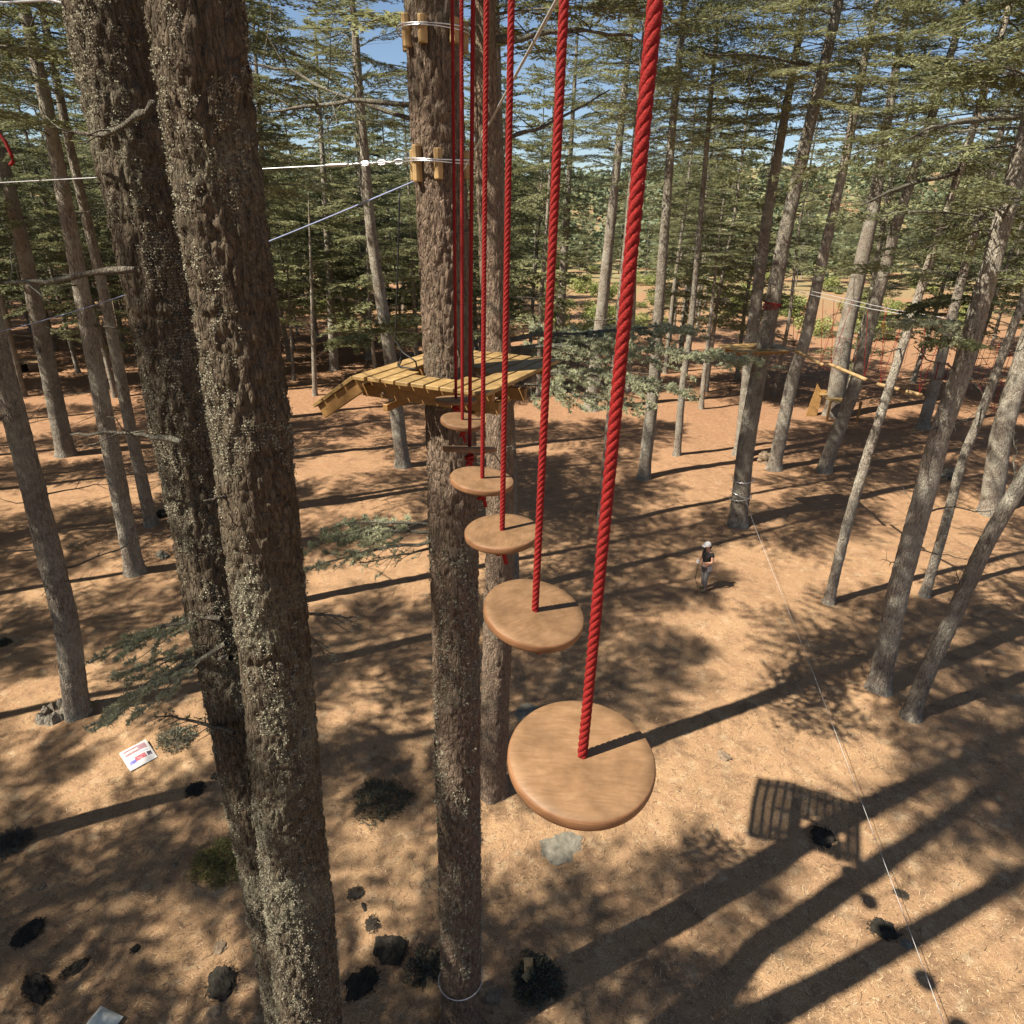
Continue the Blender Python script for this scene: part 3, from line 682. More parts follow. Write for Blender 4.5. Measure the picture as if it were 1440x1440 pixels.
# background belt
cnt = 0
for _ in range(6000):
    y = 44 + 62 * rng.random() ** 1.25; x = rng.uniform(-1, 1) * (.86 * y + 10)
    if not free(x, y, 4.4 if y < 70 else 6.0): continue
    fx = x / y
    if .03 < fx < .22 and y > 50: continue                      # the gap with the far path
    if .28 < fx < .66 and y > 52: continue                      # the clearing
    if fx > .0 and rng.random() < .5: continue
    placed.append((x, y)); cnt += 1
    low = rng.random() < (.85 if fx < .0 else .3)
    forest_tree(x, y, 'low' if low else 'high', 'cedar in the belt of trees closing the background' + (', branched almost to the ground' if low else ', bare stemmed with a high crown'), 'background cedars branched low' if low else 'background cedars with bare stems', rng.uniform(.75, 1.05) if low else rng.uniform(.9, 1.05))
    if cnt > 190: break

for _ in range(1500):
    y = rng.uniform(125, 170); x = rng.uniform(-.1, .75) * y
    if not free(x, y, 7.5): continue
    placed.append((x, y)); forest_tree(x, y, 'low', 'small full-crowned cedar beyond the orange clearing', 'cedars beyond the clearing', rng.uniform(.55, .8))
    cnt += 1
    if cnt > 235: break
# shrubs of the far clearing
def blob_mesh(seed, n_, rx, rz, card, m):
    rg = np.random.default_rng(seed); mb = MB(); lob = rg.normal(0, .45, (7, 3)) * np.array([rx, rx, rz * .5]) + np.array([0, 0, rz * .5])
    ci = rg.integers(7, size=n_); d = rg.normal(0, 1, (n_, 3)); d /= np.linalg.norm(d, axis=1)[:, None]
    C = lob[ci] + d * np.array([rx, rx, rz]) * .45 * rg.uniform(.6, 1.05, (n_, 1)); C[:, 2] = np.abs(C[:, 2])
    D = d + rg.normal(0, .7, (n_, 3)); D /= np.linalg.norm(D, axis=1)[:, None]; S = np.cross(D, rg.normal(0, 1, (n_, 3))); S /= np.linalg.norm(S, axis=1)[:, None]
    l = card[0] * rg.uniform(.6, 1.3, (n_, 1)); w = card[1] * rg.uniform(.6, 1.3, (n_, 1))
    V = np.stack([C - D * l * .5, C + S * w * .5, C + D * l * .5, C - S * w * .5], 1).reshape(-1, 3)
    mb.add(V, np.arange(n_ * 4).reshape(-1, 4)); return mb.mesh('foliage', [m], False)
def stems_mesh(seed, h, rx):
    rg = np.random.default_rng(seed); mb = MB()
    for k in range(6):
        q = np.linspace(0, 1, 4)[:, None]; d = np.array([rg.normal(0, rx * .5), rg.normal(0, rx * .5), h]); mb.tube(np.array([0, 0, -.1]) + d * q, .04 * h * (1 - .7 * q[:, 0]), 5)
    return mb.mesh('stems', [M_STICK])
FS = [blob_mesh(400 + i, 1400, 1.3, 1.2, (.22, .10), M_SHRUB) for i in range(3)]; FST = [stems_mesh(410 + i, .9, .8) for i in range(3)]
for _ in range(150):
    y = rng.uniform(66, 170); fx = rng.choice([rng.uniform(.02, .24), rng.uniform(.26, .68), rng.uniform(-.6, .0)]); x = fx * y
    if not free(x, y, 2.2): continue
    placed.append((x, y)); r_ = empty('shrub', (x, y, g1(x, y)), 'yellow-green bush growing on the orange clearing behind the trees', 'shrub', 'bushes on the far clearing')
    k = int(rng.integers(3)); s = rng.uniform(.7, 1.7); r_.scale = (s, s, s * rng.uniform(.8, 1.3)); r_.rotation_euler = (0, 0, rng.uniform(0, 6.28))
    obj('foliage', FS[k], r_); obj('stems', FST[k], r_)
# far wooded hills: one mass
rg = np.random.default_rng(77); n_ = 7000; yy = rg.uniform(150, 640, n_); xx = rg.uniform(-1, 1, n_) * (.9 * yy + 30)
dn = fbm(np.stack([xx, yy, xx * 0], -1) * .02, 3, 55); keep = dn > .40; xx = xx[keep]; yy = yy[keep]; zz_ = gh(xx, yy); n_ = len(xx)
K = 26; hgt = rg.uniform(4, 10, n_); d = rg.normal(0, 1, (n_, K, 3)); d /= np.linalg.norm(d, axis=2)[..., None]
t = rg.uniform(0.05, 1, (n_, K)); wd_ = (hgt * .42)[:, None] * (1.05 - t)
C = np.stack([xx[:, None] + d[..., 0] * wd_, yy[:, None] + d[..., 1] * wd_, zz_[:, None] + t * hgt[:, None]], -1).reshape(-1, 3)
D = d.reshape(-1, 3) * np.array([1, 1, .4]); S = np.cross(D, rg.normal(0, 1, D.shape)); S /= np.linalg.norm(S, axis=1)[:, None]
V = np.stack([C - D * .9, C + S * .7, C + D * 1.1, C - S * .7], 1).reshape(-1, 3)
tag(obj('far_wood', npmesh('far_wood', V, [np.arange(len(V)).reshape(-1, 4)], [M_FARLEAF], None, False)), 'pale green wood covering the distant hills', 'forest', None, 'stuff')

# ------------------------------------------------------------------ plank platform on the big cedar
ZP = H - 1.47
A = PZ(495, 528, ZP); B = PZ(668, 551, ZP); D_ = PZ(597, 487, ZP)
e1 = (B - A); W1 = e1.length; e1.normalize(); e2 = Vector((-e1.y, e1.x, 0))
ctr = axC(ZP); s_t = (ctr - A).dot(e1); d_t = (ctr - A).dot(e2)
DEP = max(1.75, d_t + .75)
plat = empty('tree_platform', A, 'yellow plank platform with a sloping ramp, built round the big brown cedar', 'platform')
def child_mesh(name, mb, mats, parent, smooth=False):
    for i in range(len(mb.V)): mb.V[i] = mb.V[i] - np.array(parent.matrix_basis.translation if parent.parent is None else parent.parent.location)
    return obj(name, mb.mesh(name, mats, smooth), parent)
prng = np.random.default_rng(3)
nb_ = 9; wT = W1 + .12; bw = wT / nb_; th = .019
Zv = Vector((0, 0, 1))
def plank(c, ex, ey, ez, name='plank'):
    mb = MB(); mb.box(c, ex, ey, ez, .004); return child_mesh(name, mb, [M_PLANK], plat)
for k in range(nb_):
    s0 = k * bw; sm = s0 + bw / 2; hw = bw / 2 - .012
    f0 = prng.uniform(-.02, .02); dep = DEP + prng.uniform(-.02, .03)
    gap = radC(np.array([ZP]))[0] + .05
    segs = [(f0, dep)]
    dist = max(0, abs(sm - s_t) - hw)
    if dist < gap:
        q = math.sqrt(max(.01, gap * gap - dist * dist)); segs = [(f0, d_t - q), (d_t + q, dep)]
    for a_, b_ in segs:
        if b_ - a_ < .05: continue
        c = A + e1 * sm + e2 * ((a_ + b_) / 2) + Zv * (-th + prng.uniform(-.002, .003))
        plank(c, e2 * ((b_ - a_) / 2), e1 * hw, Zv * th)
# ramp boards
E = PZ(440, 567, ZP); rs = Vector((-e1.x, -e1.y, 0)) * .55 + Vector((0, 0, -.36)); Lr = rs.length; rs.normalize(); rn = e2.cross(rs); 
if rn.z < 0: rn = -rn
nr_ = 4; rw = Lr / nr_
for k in range(nr_):
    c = A + rs * (rw * (k + .5) + .01) + e2 * (DEP / 2) - rn * th
    plank(c, e2 * (DEP / 2 + prng.uniform(-.01, .01)), rs * (rw / 2 - .01), rn * th, 'ramp_plank')
# joists under the deck, two either side of the trunk, and ramp stringers
def beam(a, b, half, name):
    a = Vector(a); b = Vector(b); mb = MB(); d = (b - a); L = d.length; d.normalize(); sdv = d.cross(Zv).normalized(); upv = sdv.cross(d)
    mb.box((a + b) / 2, d * L / 2, sdv * half[0], upv * half[1], .005); return child_mesh(name, mb, [M_BEAM], plat)
zt1 = ZP - 2 * th - .003
for dd in (.26, DEP - .2):
    a = A + e1 * .02 + e2 * dd; b = A + e1 * (wT - .06) + e2 * dd; beam((a.x, a.y, zt1 - .053), (b.x, b.y, zt1 - .053), (.024, .050), 'joist')
rc = radC(np.array([ZP]))[0] + .045
for dd in (d_t - rc, d_t + rc):
    a = A - e1 * .12 + e2 * dd; b = A + e1 * (wT - .03) + e2 * dd; beam((a.x, a.y, zt1 - .175), (b.x, b.y, zt1 - .175), (.03, .062), 'carrier_beam')
for dd in (.05, DEP - .15):
    a = A + rs * .02 + e2 * dd - rn * (2 * th + .075); b = A + rs * (Lr - .03) + e2 * dd - rn * (2 * th + .075); beam(a, b, (.022, .07), 'ramp_stringer')
for ss in (s_t - .45, s_t + .45):
    a = A + e1 * ss + e2 * .12; b = A + e1 * ss + e2 * (DEP - .25); beam((a.x, a.y, zt1 - .275), (b.x, b.y, zt1 - .275), (.03, .035), 'cross_beam')
mb = MB()
for ss, dd in ((.15, d_t - rc - .035), (.9, d_t - rc - .035)):
    c = A + e1 * ss + e2 * dd; mb.tube([(c.x, c.y, zt1 - .175), (c.x + e2.x * -.02, c.y - e2.y * .02, zt1 - .175)], .014, 8)
child_mesh('bolt', mb, [M_STEEL], plat)
hose = MB(); hc = A + e1 * (s_t - .75) + e2 * (d_t - .1)
t = np.linspace(0, 1, 40)
hp = [tuple(PY(562, 272, 6.5))]
pp = [PY(562, 272, 6.55), PY(560, 350, 6.6), PY(557, 450, 6.7), PY(556, 478, 6.75), PY(566, 496, 6.7), PY(585, 508, 6.6)]
pp += [A + e1 * (s_t - .28) + e2 * (d_t - .16) + Zv * .02, A + e1 * (s_t - .55) + e2 * (d_t - .12) + Zv * .018, A + e1 * (s_t - .75) + e2 * (d_t + .25) + Zv * .018]
P = np.array([tuple(p) for p in pp]); tt = np.linspace(0, 1, 60); ti = np.linspace(0, 1, len(P)); Pi = np.stack([np.interp(tt, ti, P[:, q]) for q in range(3)], -1)
for _ in range(3): Pi[1:-1] = (Pi[:-2] + Pi[1:-1] * 2 + Pi[2:]) / 4
mb = MB(); mb.tube(Pi, .008, 6); tag(obj('black_rope', mb.mesh('black_rope', [M_BLACK])), 'black rope hanging down beside the big cedar and coiling onto the platform', 'rope')

# ------------------------------------------------------------------ collars of wooden blocks and wire round the big cedar
def collar(z, n_, label, hh=.10, wires=2, tilt=0):
    root = empty('cable_collar', axC(z), label, 'cable collar', None); r = float(radC(np.array([z]))[0])
    for k in range(n_):
        a = R(160 + k * 360 / n_ + 7 * math.sin(k * 2.3)); rr = r + .028; hb = hh * (1 + .15 * math.sin(k * 1.7))
        mb = MB(); c = np.array([math.cos(a) * rr, math.sin(a) * rr, .01 * math.sin(k * 3)]); tx = np.array([-math.sin(a), math.cos(a), 0]); rx = np.array([math.cos(a), math.sin(a), 0])
        prof = [(-.036, -.03), (.036, -.03), (.038, 0), (.026, .026), (0, .036), (-.026, .026), (-.038, 0)]
        V = []
        for sz_, f in ((-1, .9), (-.93, 1), (.93, 1), (1, .9)): V += [c + tx * p * f + rx * q * f + np.array([0, 0, sz_ * hb]) for p, q in prof]
        m7 = 7; Q = [(r_ * m7 + j, r_ * m7 + (j + 1) % m7, r_ * m7 + m7 + (j + 1) % m7, r_ * m7 + m7 + j) for r_ in range(3) for j in range(m7)]
        T = [(0, j + 1, j) for j in range(1, 6)] + [(21, 21 + j, 22 + j) for j in range(1, 6)]
        mb.add(V, Q, T); obj('wooden_block', mb.mesh('wooden_block', [M_BLOCK], False), root)
    for w in range(wires):
        a = np.linspace(0, 2 * np.pi, 49); mb = MB(); rr = r + .07
        mb.tube(np.stack([np.cos(a) * rr, np.sin(a) * rr, np.full(49, .012 + .022 * w) + .008 * np.sin(a * 2 + w)], -1), .0055, 6, 0, False)
        obj('wire_loop', mb.mesh('wire_loop', [M_STEEL]), root)
    return root
zU = PY(600, 50, YC).z; zM = PY(600, 232, YC).z
collar(zU, 7, 'upper ring of wooden blocks strapped by steel wire round the big cedar', .10)
collar(zM, 6, 'lower ring of larger wooden blocks holding the zip wire on the big cedar', .125)

def cable(name, pts, r, m, label, cat, sag=0, group=None, seg=6, n_=40):
    P = np.array([tuple(p) for p in pts]); d = np.concatenate([[0], np.cumsum(np.linalg.norm(np.diff(P, axis=0), axis=1))]); d /= d[-1]
    t = np.linspace(0, 1, n_); A_ = np.stack([np.interp(t, d, P[:, q]) for q in range(3)], -1); A_[:, 2] -= sag * 4 * t * (1 - t)
    mb = MB(); c = A_[0].copy(); mb.tube(A_ - c, r, seg)
    return tag(obj(name, mb.mesh(name, [m]), None, c), label, cat, group)
# zip wire and fittings
zs_ = Vector((axC(zM).x - .30, YC - .1, zM + .02)); ztree = Vector((-9.3, 8.6, 0)); zend = PY(0, 257, 8.3); dirz = (zend - zs_)
zend2 = zs_ + dirz * ((-11.6 - zs_.x) / dirz.x)
cable('zip_wire', [zs_, zend2], .006, M_STEEL, 'bright steel zip wire running from the big cedar past the forked one', 'cable')
tb = empty('turnbuckle', zs_, 'steel turnbuckle and shackles joining zip wire to the block ring', 'turnbuckle'); dz_ = (zend - zs_).normalized()
sv = dz_.cross(Zv).normalized(); uv = sv.cross(dz_)
for k in range(6):
    mb = MB(); a = np.linspace(0, 2 * np.pi, 15); ax_ = sv if k % 2 else uv; c = dz_ * (.06 + .085 * k)
    pts_ = [tuple(c + dz_ * (.05 * math.cos(x)) + ax_ * (.018 * math.sin(x))) for x in a]; mb.tube(pts_, .006, 5, 0, False); obj('shackle', mb.mesh('shackle', [M_STEEL]), tb)
mb = MB(); mb.tube([tuple(dz_ * .56), tuple(dz_ * .60), tuple(dz_ * .80), tuple(dz_ * .84)], [.006, .014, .014, .006], 8); obj('turnbuckle_body', mb.mesh('b', [M_STEEL]), tb)
l1 = TREES['L1']; pe = PY(-8, 468, l1[0].location.y); pe = l1[1](pe.z)
cable('guy_rope', [Vector((axC(zM).x - .22, YC - .15, zM - .14)), pe], .007, M_BLUER, 'thin bluish rope slanting down from the big cedar behind the forked one', 'rope', .12)
# belay wire passing overhead
bs = Vector((axC(zM).x + .22, YC - .1, zM - .05)); b1 = PY(690, 170, 4.6); b2 = PY(783, 0, 2.6); b3 = b2 + (b2 - b1) * 1.85
cable('belay_wire', [bs, b1, b2, Vector((.45, -.9, b3.z))], .007, M_GALV, 'grey safety wire climbing overhead between the hanging ropes', 'cable')
tagc = cable('overhead_wire', [PY(70, 0, 5.2), PY(0, 4, 6.2), Vector((-11.65, 8.7, H + 2.6))], .008, M_STEEL, 'pale wire crossing high beside the forked tree', 'cable')
tagc2 = cable('overhead_wire', [tuple(axL(PY(90, -6, 4.1).z + .05)), PY(70, 0, 5.2)], .008, M_STEEL, 'short pale wire leaving the mossy stem of the fork', 'cable')

# ------------------------------------------------------------------ hanging discs
def rope_mesh(p0, p1, rr, strands=4, lay=.085, segs=8, per=10):
    p0 = np.array(p0); p1 = np.array(p1); d = p1 - p0; L = np.linalg.norm(d); d /= L
    a0 = np.cross(d, [0, 1., 0]); a0 /= np.linalg.norm(a0); b0 = np.cross(d, a0); n_ = int(L / lay * per); t = np.linspace(0, L, n_)
    mb = MB(); sr = rr * .56; cr = rr * .5
    for k in range(strands):
        ph = 2 * np.pi * (t / lay + k / strands); mb.tube(p0 + d * t[:, None] + cr * (np.cos(ph)[:, None] * a0 + np.sin(ph)[:, None] * b0), sr, segs, 0, False)
    return mb
discs = [  # px centre (x, y) of the rope foot, horizontal distance, width px, pitch towards camera, roll
 (818, 1062, 921, 0, 1.29, 212, 7, 2, 'largest-looking round wooden disc, first step out from the forked tree, a rope shadow across it'),
 (752, 858, 793, 0, 2.10, 146, 8, 9, 'second hanging disc in the row, its edge dipping to one side'),
 (706, 745, 719, 0, 2.98, 108, 2, -2, 'third hanging disc in the row, mottled with shade'),
 (678, 672, 684, 0, 3.72, 92, 1, 6, 'fourth hanging disc in the row, smooth orange wood, red knot below'),
 (660, 628, 665, 0, 4.55, 77, -17, 1, 'fifth hanging disc in the row, tipped the other way'),
 (650, 590, 649, 0, 5.15, 62, 4, 7, 'sixth hanging disc in the row, greyish, in front of the bark'),
 (641, 560, 636, 4, 5.75, 60, -6, 0, 'last hanging disc in the row, level with the platform edge'),
]
zw0 = zU + .02
def wire_z(y): return zw0 + .25 + (5.9 - y) * .18
ropetops = []
for i, (fx, fy, tx, ty, dd, wpx, pt, rl, lab) in enumerate(discs):
    foot = PY(fx, fy, dd); top_ = PY(tx, ty, dd); dirn = (top_ - foot).normalized()
    zt_ = wire_z(dd); top = foot + dirn * ((zt_ - foot.z) / dirn.z); ropetops.append(top)
    root = empty('hanging_disc', foot, lab, 'swing step'); rad_ = wpx * mpp(foot) / 2 * .985; thk = .034
    mb = MB(); K = 72; prof = [(0, 0), (.80, 0), (.972, -.001), (.992, -.005), (1, -.012), (1, -.026), (.992, -.033), (.972, -.037), (0, -.041)]
    V = []; 
    for (pr, pz) in prof[1:-1]: V += [(rad_ * pr * math.cos(2 * math.pi * k / K), rad_ * pr * math.sin(2 * math.pi * k / K), pz) for k in range(K)]
    nr = len(prof) - 2; V.append((0, 0, 0)); V.append((0, 0, -.041)); c0 = nr * K
    Q = [(r_ * K + (k + 1) % K, r_ * K + k, (r_ + 1) * K + k, (r_ + 1) * K + (k + 1) % K) for r_ in range(nr - 1) for k in range(K)]
    T = [(c0, k, (k + 1) % K) for k in range(K)] + [(c0 + 1, (nr - 1) * K + (k + 1) % K, (nr - 1) * K + k) for k in range(K)]
    mb.add(V, Q, T); me = mb.mesh('disc', [M_DISC, M_RIM])
    mi = [1 if 1 <= q // K <= 4 and q < len(Q) else 0 for q in range(len(Q) + len(T))]; me.polygons.foreach_set('material_index', mi)
    o = obj('disc', me, root); o.rotation_euler = (R(pt), R(rl), R(40 * i))
    o.rotation_euler = (Matrix.Rotation(R(pt), 3, 'X') @ Matrix.Rotation(R(rl), 3, 'Y') @ Matrix.Rotation(R(37 * i), 3, 'Z')).to_euler()
    rb = rope_mesh(np.array((0, 0, -.09)), np.array(top - foot), .0128, 4, .085, 8 if i < 3 else 6, 12 if i < 3 else 8)
    obj('rope', rb.mesh('rope', [M_ROPE]), root)
    kb = MB(); a = np.linspace(0, 2 * np.pi, 25)
    for j, (tl_, zz0, r2) in enumerate(((.4, -.075, .024), (-.5, -.095, .026), (1.2, -.11, .02))):
        kb.tube(np.stack([np.cos(a) * r2, np.sin(a) * r2, zz0 + tl_ * .02 * np.cos(a)], -1), .0115, 7, 0, False)
    kb.tube([(0, 0, -.10), (.01, .005, -.14), (.022, .0, -.19)], [.012, .012, .011], 7); obj('knot', kb.mesh('knot', [M_ROPE]), root)
rtp = [tuple(t) for t in ropetops]
wend = Vector((rtp[0][0] + .12, -.95, wire_z(-.95)))
cable('overhead_wire', [tuple(axC(zU + .08) + Vector((.12, -.24, 0)))] + rtp[::-1] + [wend], .009, M_STEEL, 'wire above the row that all red ropes hang from', 'cable', n_=90)

# ------------------------------------------------------------------ steel wire ring low on the big cedar, and guy wire across the floor
mb = MB(); zr = PY(640, 1402, 6.0).z; r = float(radC(np.array([zr]))[0]) + .03; a = np.linspace(0, 2 * np.pi, 49); c = axC(zr)
mb.tube(np.stack([np.cos(a) * r, np.sin(a) * r, .03 * np.cos(a + 1)], -1), .008, 6, 0, False)
tag(obj('wire_ring', mb.mesh('wire_ring', [M_GALV]), None, c), 'loose wire ring round the lower trunk of the big cedar', 'wire')
r7 = TREES['R7']; b7 = r7[0].location
g0 = r7[1](b7.z + 1.25); g0 = Vector((g0.x + .1, g0.y - .33, g0.z))
pA = G(1058, 738); pB = G(1145, 965); pC_ = G(1325, 1440)
pA.z += .62; 
def lift(p, px, py, h):
    return PZ(px, py, g1(p.x, p.y) + h)
line = [g0, lift(pA, 1062, 742, .8), lift(G(1145, 950), 1145, 950, .62), lift(G(1250, 1230), 1250, 1230, .56), lift(pC_, 1328, 1440, .55)]
dl = (line[-1] - line[-2]); endg = line[-1] + dl * ((-1.3 - line[-1].y) / dl.y); endg.z = .6
cable('guy_wire', line + [endg], .0055, M_GALV, 'pale guy wire stretched low over the floor from the far platform tree', 'cable', n_=80)
sl_root = empty('steel_sling', r7[1](b7.z + 1.25), 'steel sling wound round the foot of the far platform tree', 'sling'); rr = float(r7[2](np.array([b7.z + 1.25]))[0]) * 1.18
for k, (z_, tl_) in enumerate(((0, .1), (.12, -.12), (.75, .05))):
    mb = MB(); mb.tube(np.stack([np.cos(a) * rr, np.sin(a) * rr, z_ + tl_ * np.cos(a)], -1), .014, 5, 0, False); obj('sling_loop', mb.mesh('sling_loop', [M_STEEL]), sl_root)

# ------------------------------------------------------------------ far platform, log walkway, red ropes
y7 = b7.y; zf = PY(1070, 489, y7).z; c7 = r7[1](zf)
fp = empty('tree_platform', (c7.x, c7.y, zf), 'far plank platform round the cedar with the steel sling', 'platform'); px_m = mpp(c7)
w_ = 92 * px_m / 2; off = (1066 - 1076) * px_m
fa = R(14); f1_ = Vector((math.cos(fa), math.sin(fa), 0)); f2_ = Vector((-math.sin(fa), math.cos(fa), 0)); nb7 = 8
for k in range(nb7):
    sm = -w_ + (k + .5) * 2 * w_ / nb7; dist = max(0, abs(sm + off) - w_ / nb7); segs = [(-.75, .8)]
    gp = .33
    if dist < gp: q_ = math.sqrt(gp * gp - dist * dist); segs = [(-.75, -q_), (q_, .8)]
    for a_, b_ in segs:
        mb = MB(); mb.box(f1_ * (sm + off) + f2_ * ((a_ + b_) / 2), f2_ * ((b_ - a_) / 2), f1_ * (w_ / nb7 - .012), Zv * .02, .004); obj('plank', mb.mesh('plank', [M_PLANK], False), fp)
for dd in (-.36, .36):
    mb = MB(); mb.box(f2_ * dd + f1_ * off - Zv * .10, f1_ * w_ * .9, f2_ * .03, Zv * .075, .005); obj('carrier_beam', mb.mesh('carrier_beam', [M_BEAM], False), fp)
logs = [((1113, 490), (1157, 513), 'first hanging log next to the far platform'), ((1166, 512), (1218, 534), 'second hanging log of the far walkway'), ((1234, 540), (1296, 556), 'third hanging log, passing behind the slender curved cedar')]
def rope_line(mb, p, q, r): mb.tube([tuple(p), tuple((Vector(p) + Vector(q)) / 2), tuple(q)], r, 5, 0, False)
for (a_, b_, lab) in logs:
    zl = zf - .12; p = PZ(a_[0], a_[1], zl); q_ = PZ(b_[0], b_[1], zl)
    root = empty('hanging_log', p, lab + ', slung on thin red ropes', 'log'); mb = MB(); d = q_ - p
    t = np.linspace(0, 1, 8); mb.tube(np.array([tuple(d * x) for x in t]), .055 * (1 + .06 * np.sin(t * 9)), 10); obj('log', mb.mesh('log', [M_LOG]), root)
    for u in (.06, .94):
        mb = MB(); b0 = d * u
        for sgn in (-.3, .3): rope_line(mb, b0, b0 + Vector((sgn, .1, 2.1)), .008)
        obj('rope', mb.mesh('rope', [M_ROPE]), root)
p0 = r7[1](zf + 1.98); 
wl = [p0] + [PZ(x, y, zf - .12) + Vector((0, 0, 2.1)) for x, y in ((1113, 490), (1218, 534), (1296, 556))]
r13 = TREES['R13']
for s_, nm in ((-.3, 'one'), (.3, 'other')):
    ptsw = [p + Vector((s_, .1, 0)) for p in wl]; ptsw[0] = p0 + Vector((0, -.2 if s_ < 0 else .2, .1)); e_ = r13[1](zf + 2.2) + Vector((0, .25 if s_ > 0 else -.25, 0))
    cable('hand_wire', ptsw + [e_], .010, M_GALV, 'thin wire above the hanging logs, from the far platform tree to a stout cedar', 'cable', 0, 'wires above the log walkway')
# red rope nets
def net(p, q, h, nv, nh, label, r=.009):
    root = empty('rope_net', p, label, 'rope net'); p = Vector(p); q = Vector(q); d = q - p
    for k in range(nv):
        mb = MB(); u = k / (nv - 1); b0 = d * u; mb.tube([tuple(b0), tuple(b0 + Vector((.05 * math.sin(k * 2.1), .03, h / 2))), tuple(b0 + Vector((0, 0, h)))], r, 5); obj('vertical_rope', mb.mesh('rope', [M_ROPE]), root)
    for k in range(nh):
        mb = MB(); z = h * (k / (nh - 1) if nh > 1 else 0); t = np.linspace(0, 1, 9); mb.tube([tuple(d * x + Vector((0, 0, z - .12 * 4 * x * (1 - x)))) for x in t], r, 5); obj('cross_rope', mb.mesh('rope', [M_ROPE]), root)
    return root
y11 = TREES['R11'][0].location.y; y17 = TREES['R17'][0].location.y; y10 = TREES['R10'][0].location.y
a11 = TREES['R11'][1]; a17 = TREES['R17'][1]; a10 = TREES['R10'][1]; a16 = TREES['R16'][1]
zn = PY(1200, 535, y10).z
net(a10(zn) + Vector((.25, 0, 0)), a17(zn) - Vector((.3, 0, 0)), 2.2, 7, 3, 'red rope net hung between the log-walkway cedar and the red-framed one')
zn2 = PY(1200, 500, y11).z
net(a11(zn2) + Vector((-1.4, -.5, -.6)), a11(zn2) + Vector((.6, -.6, -.9)), 2.0, 3, 2, 'slack red ropes tied round the thick dark cedar with the deck')
zn3 = PY(1380, 585, TREES['R16'][0].location.y).z
net(a17(zn3 - .2) + Vector((.5, -2, 0)), a16(zn3) + Vector((-.3, 0, 0)), 2.3, 8, 3, 'red and dark rope net reaching the thick pale grey cedar', .011)
# red frame on R17
rf = empty('climbing_frame', a17(PY(1320, 510, y17).z), 'bright red rope frame strapped on a cedar', 'rope frame'); mb = MB()
mb.tube([(-.3, -.34, 0), (.3, -.34, .05), (.32, -.34, -.85), (-.25, -.34, -.9), (-.3, -.34, 0)], .03, 6); obj('rope', mb.mesh('rope', [M_ROPE]), rf)
# red wrap above far platform
zw = PY(1085, 432, y7).z; wr = empty('rope_wrap', r7[1](zw), 'red rope wound round the trunk above the far platform', 'rope'); rr7 = float(r7[2](np.array([zw]))[0]) * 1.12
for k in range(4):
    mb = MB(); mb.tube(np.stack([np.cos(a) * rr7, np.sin(a) * rr7, .05 * k + .04 * np.cos(a + k)], -1), .016, 5, 0, False); obj('rope_turn', mb.mesh('rope', [M_ROPE]), wr)
# low deck round the thick dark cedar
b11 = TREES['R11'][0].location; dk = empty('low_deck', b11, 'low wooden deck round the foot of the thick dark cedar', 'deck')
for k in range(6):
    for sgn in (-1, 1):
        mb = MB(); mb.box((-1.15 + .30 * k + .2, sgn * .75 - .35, 1.35), (0, .42, 0), (.135, 0, 0), (0, 0, .025), .004); obj('plank', mb.mesh('plank', [M_PLANK], False), dk)
for sgn in (-1.0, .9):
    for s2 in (-1.3, .5):
        mb = MB(); mb.box((sgn, s2, .62), (0, 0, .70), (.06, 0, 0), (0, .06, 0), .006); obj('post', mb.mesh('post', [M_BEAM], False), dk)
bd = PZ(1143, 585, 0); brd = empty('leaning_board', (bd.x, bd.y, g1(bd.x, bd.y)), 'jagged orange board leaning by the low deck', 'board'); mb = MB()
V = [(-.45, 0, 0), (.25, 0, -.05), (.55, .5, 1.15), (.95, .8, 1.5), (.55, .8, 1.55), (.3, .9, 1.9), (.1, .6, 1.45), (-.1, .4, 1.0)]; V2 = [(x, y + .06, z) for x, y, z in V]
nq = len(V); Q = [(k, (k + 1) % nq, nq + (k + 1) % nq, nq + k) for k in range(nq)]; T = [(7, 0, 1), (7, 1, 2), (7, 2, 6), (6, 2, 4), (6, 4, 5), (2, 3, 4)]
mb.add(V + V2, Q, T + [(nq + c_, nq + b_, nq + a_) for a_, b_, c_ in T]); obj('board', mb.mesh('board', [M_BEAM], False), brd)

# red rope end by the second left tree
p = PY(-6, 185, 8.0); cable('red_rope', [p + Vector((-.5, .5, .6)), PY(-3, 186, 8.0), PY(8, 200, 8.0), PY(16, 218, 8.0), PY(19, 228, 8.0), PY(14, 232, 8.0)], .018, M_ROPE, 'short curled red rope end hanging in the air beside cedars', 'rope')

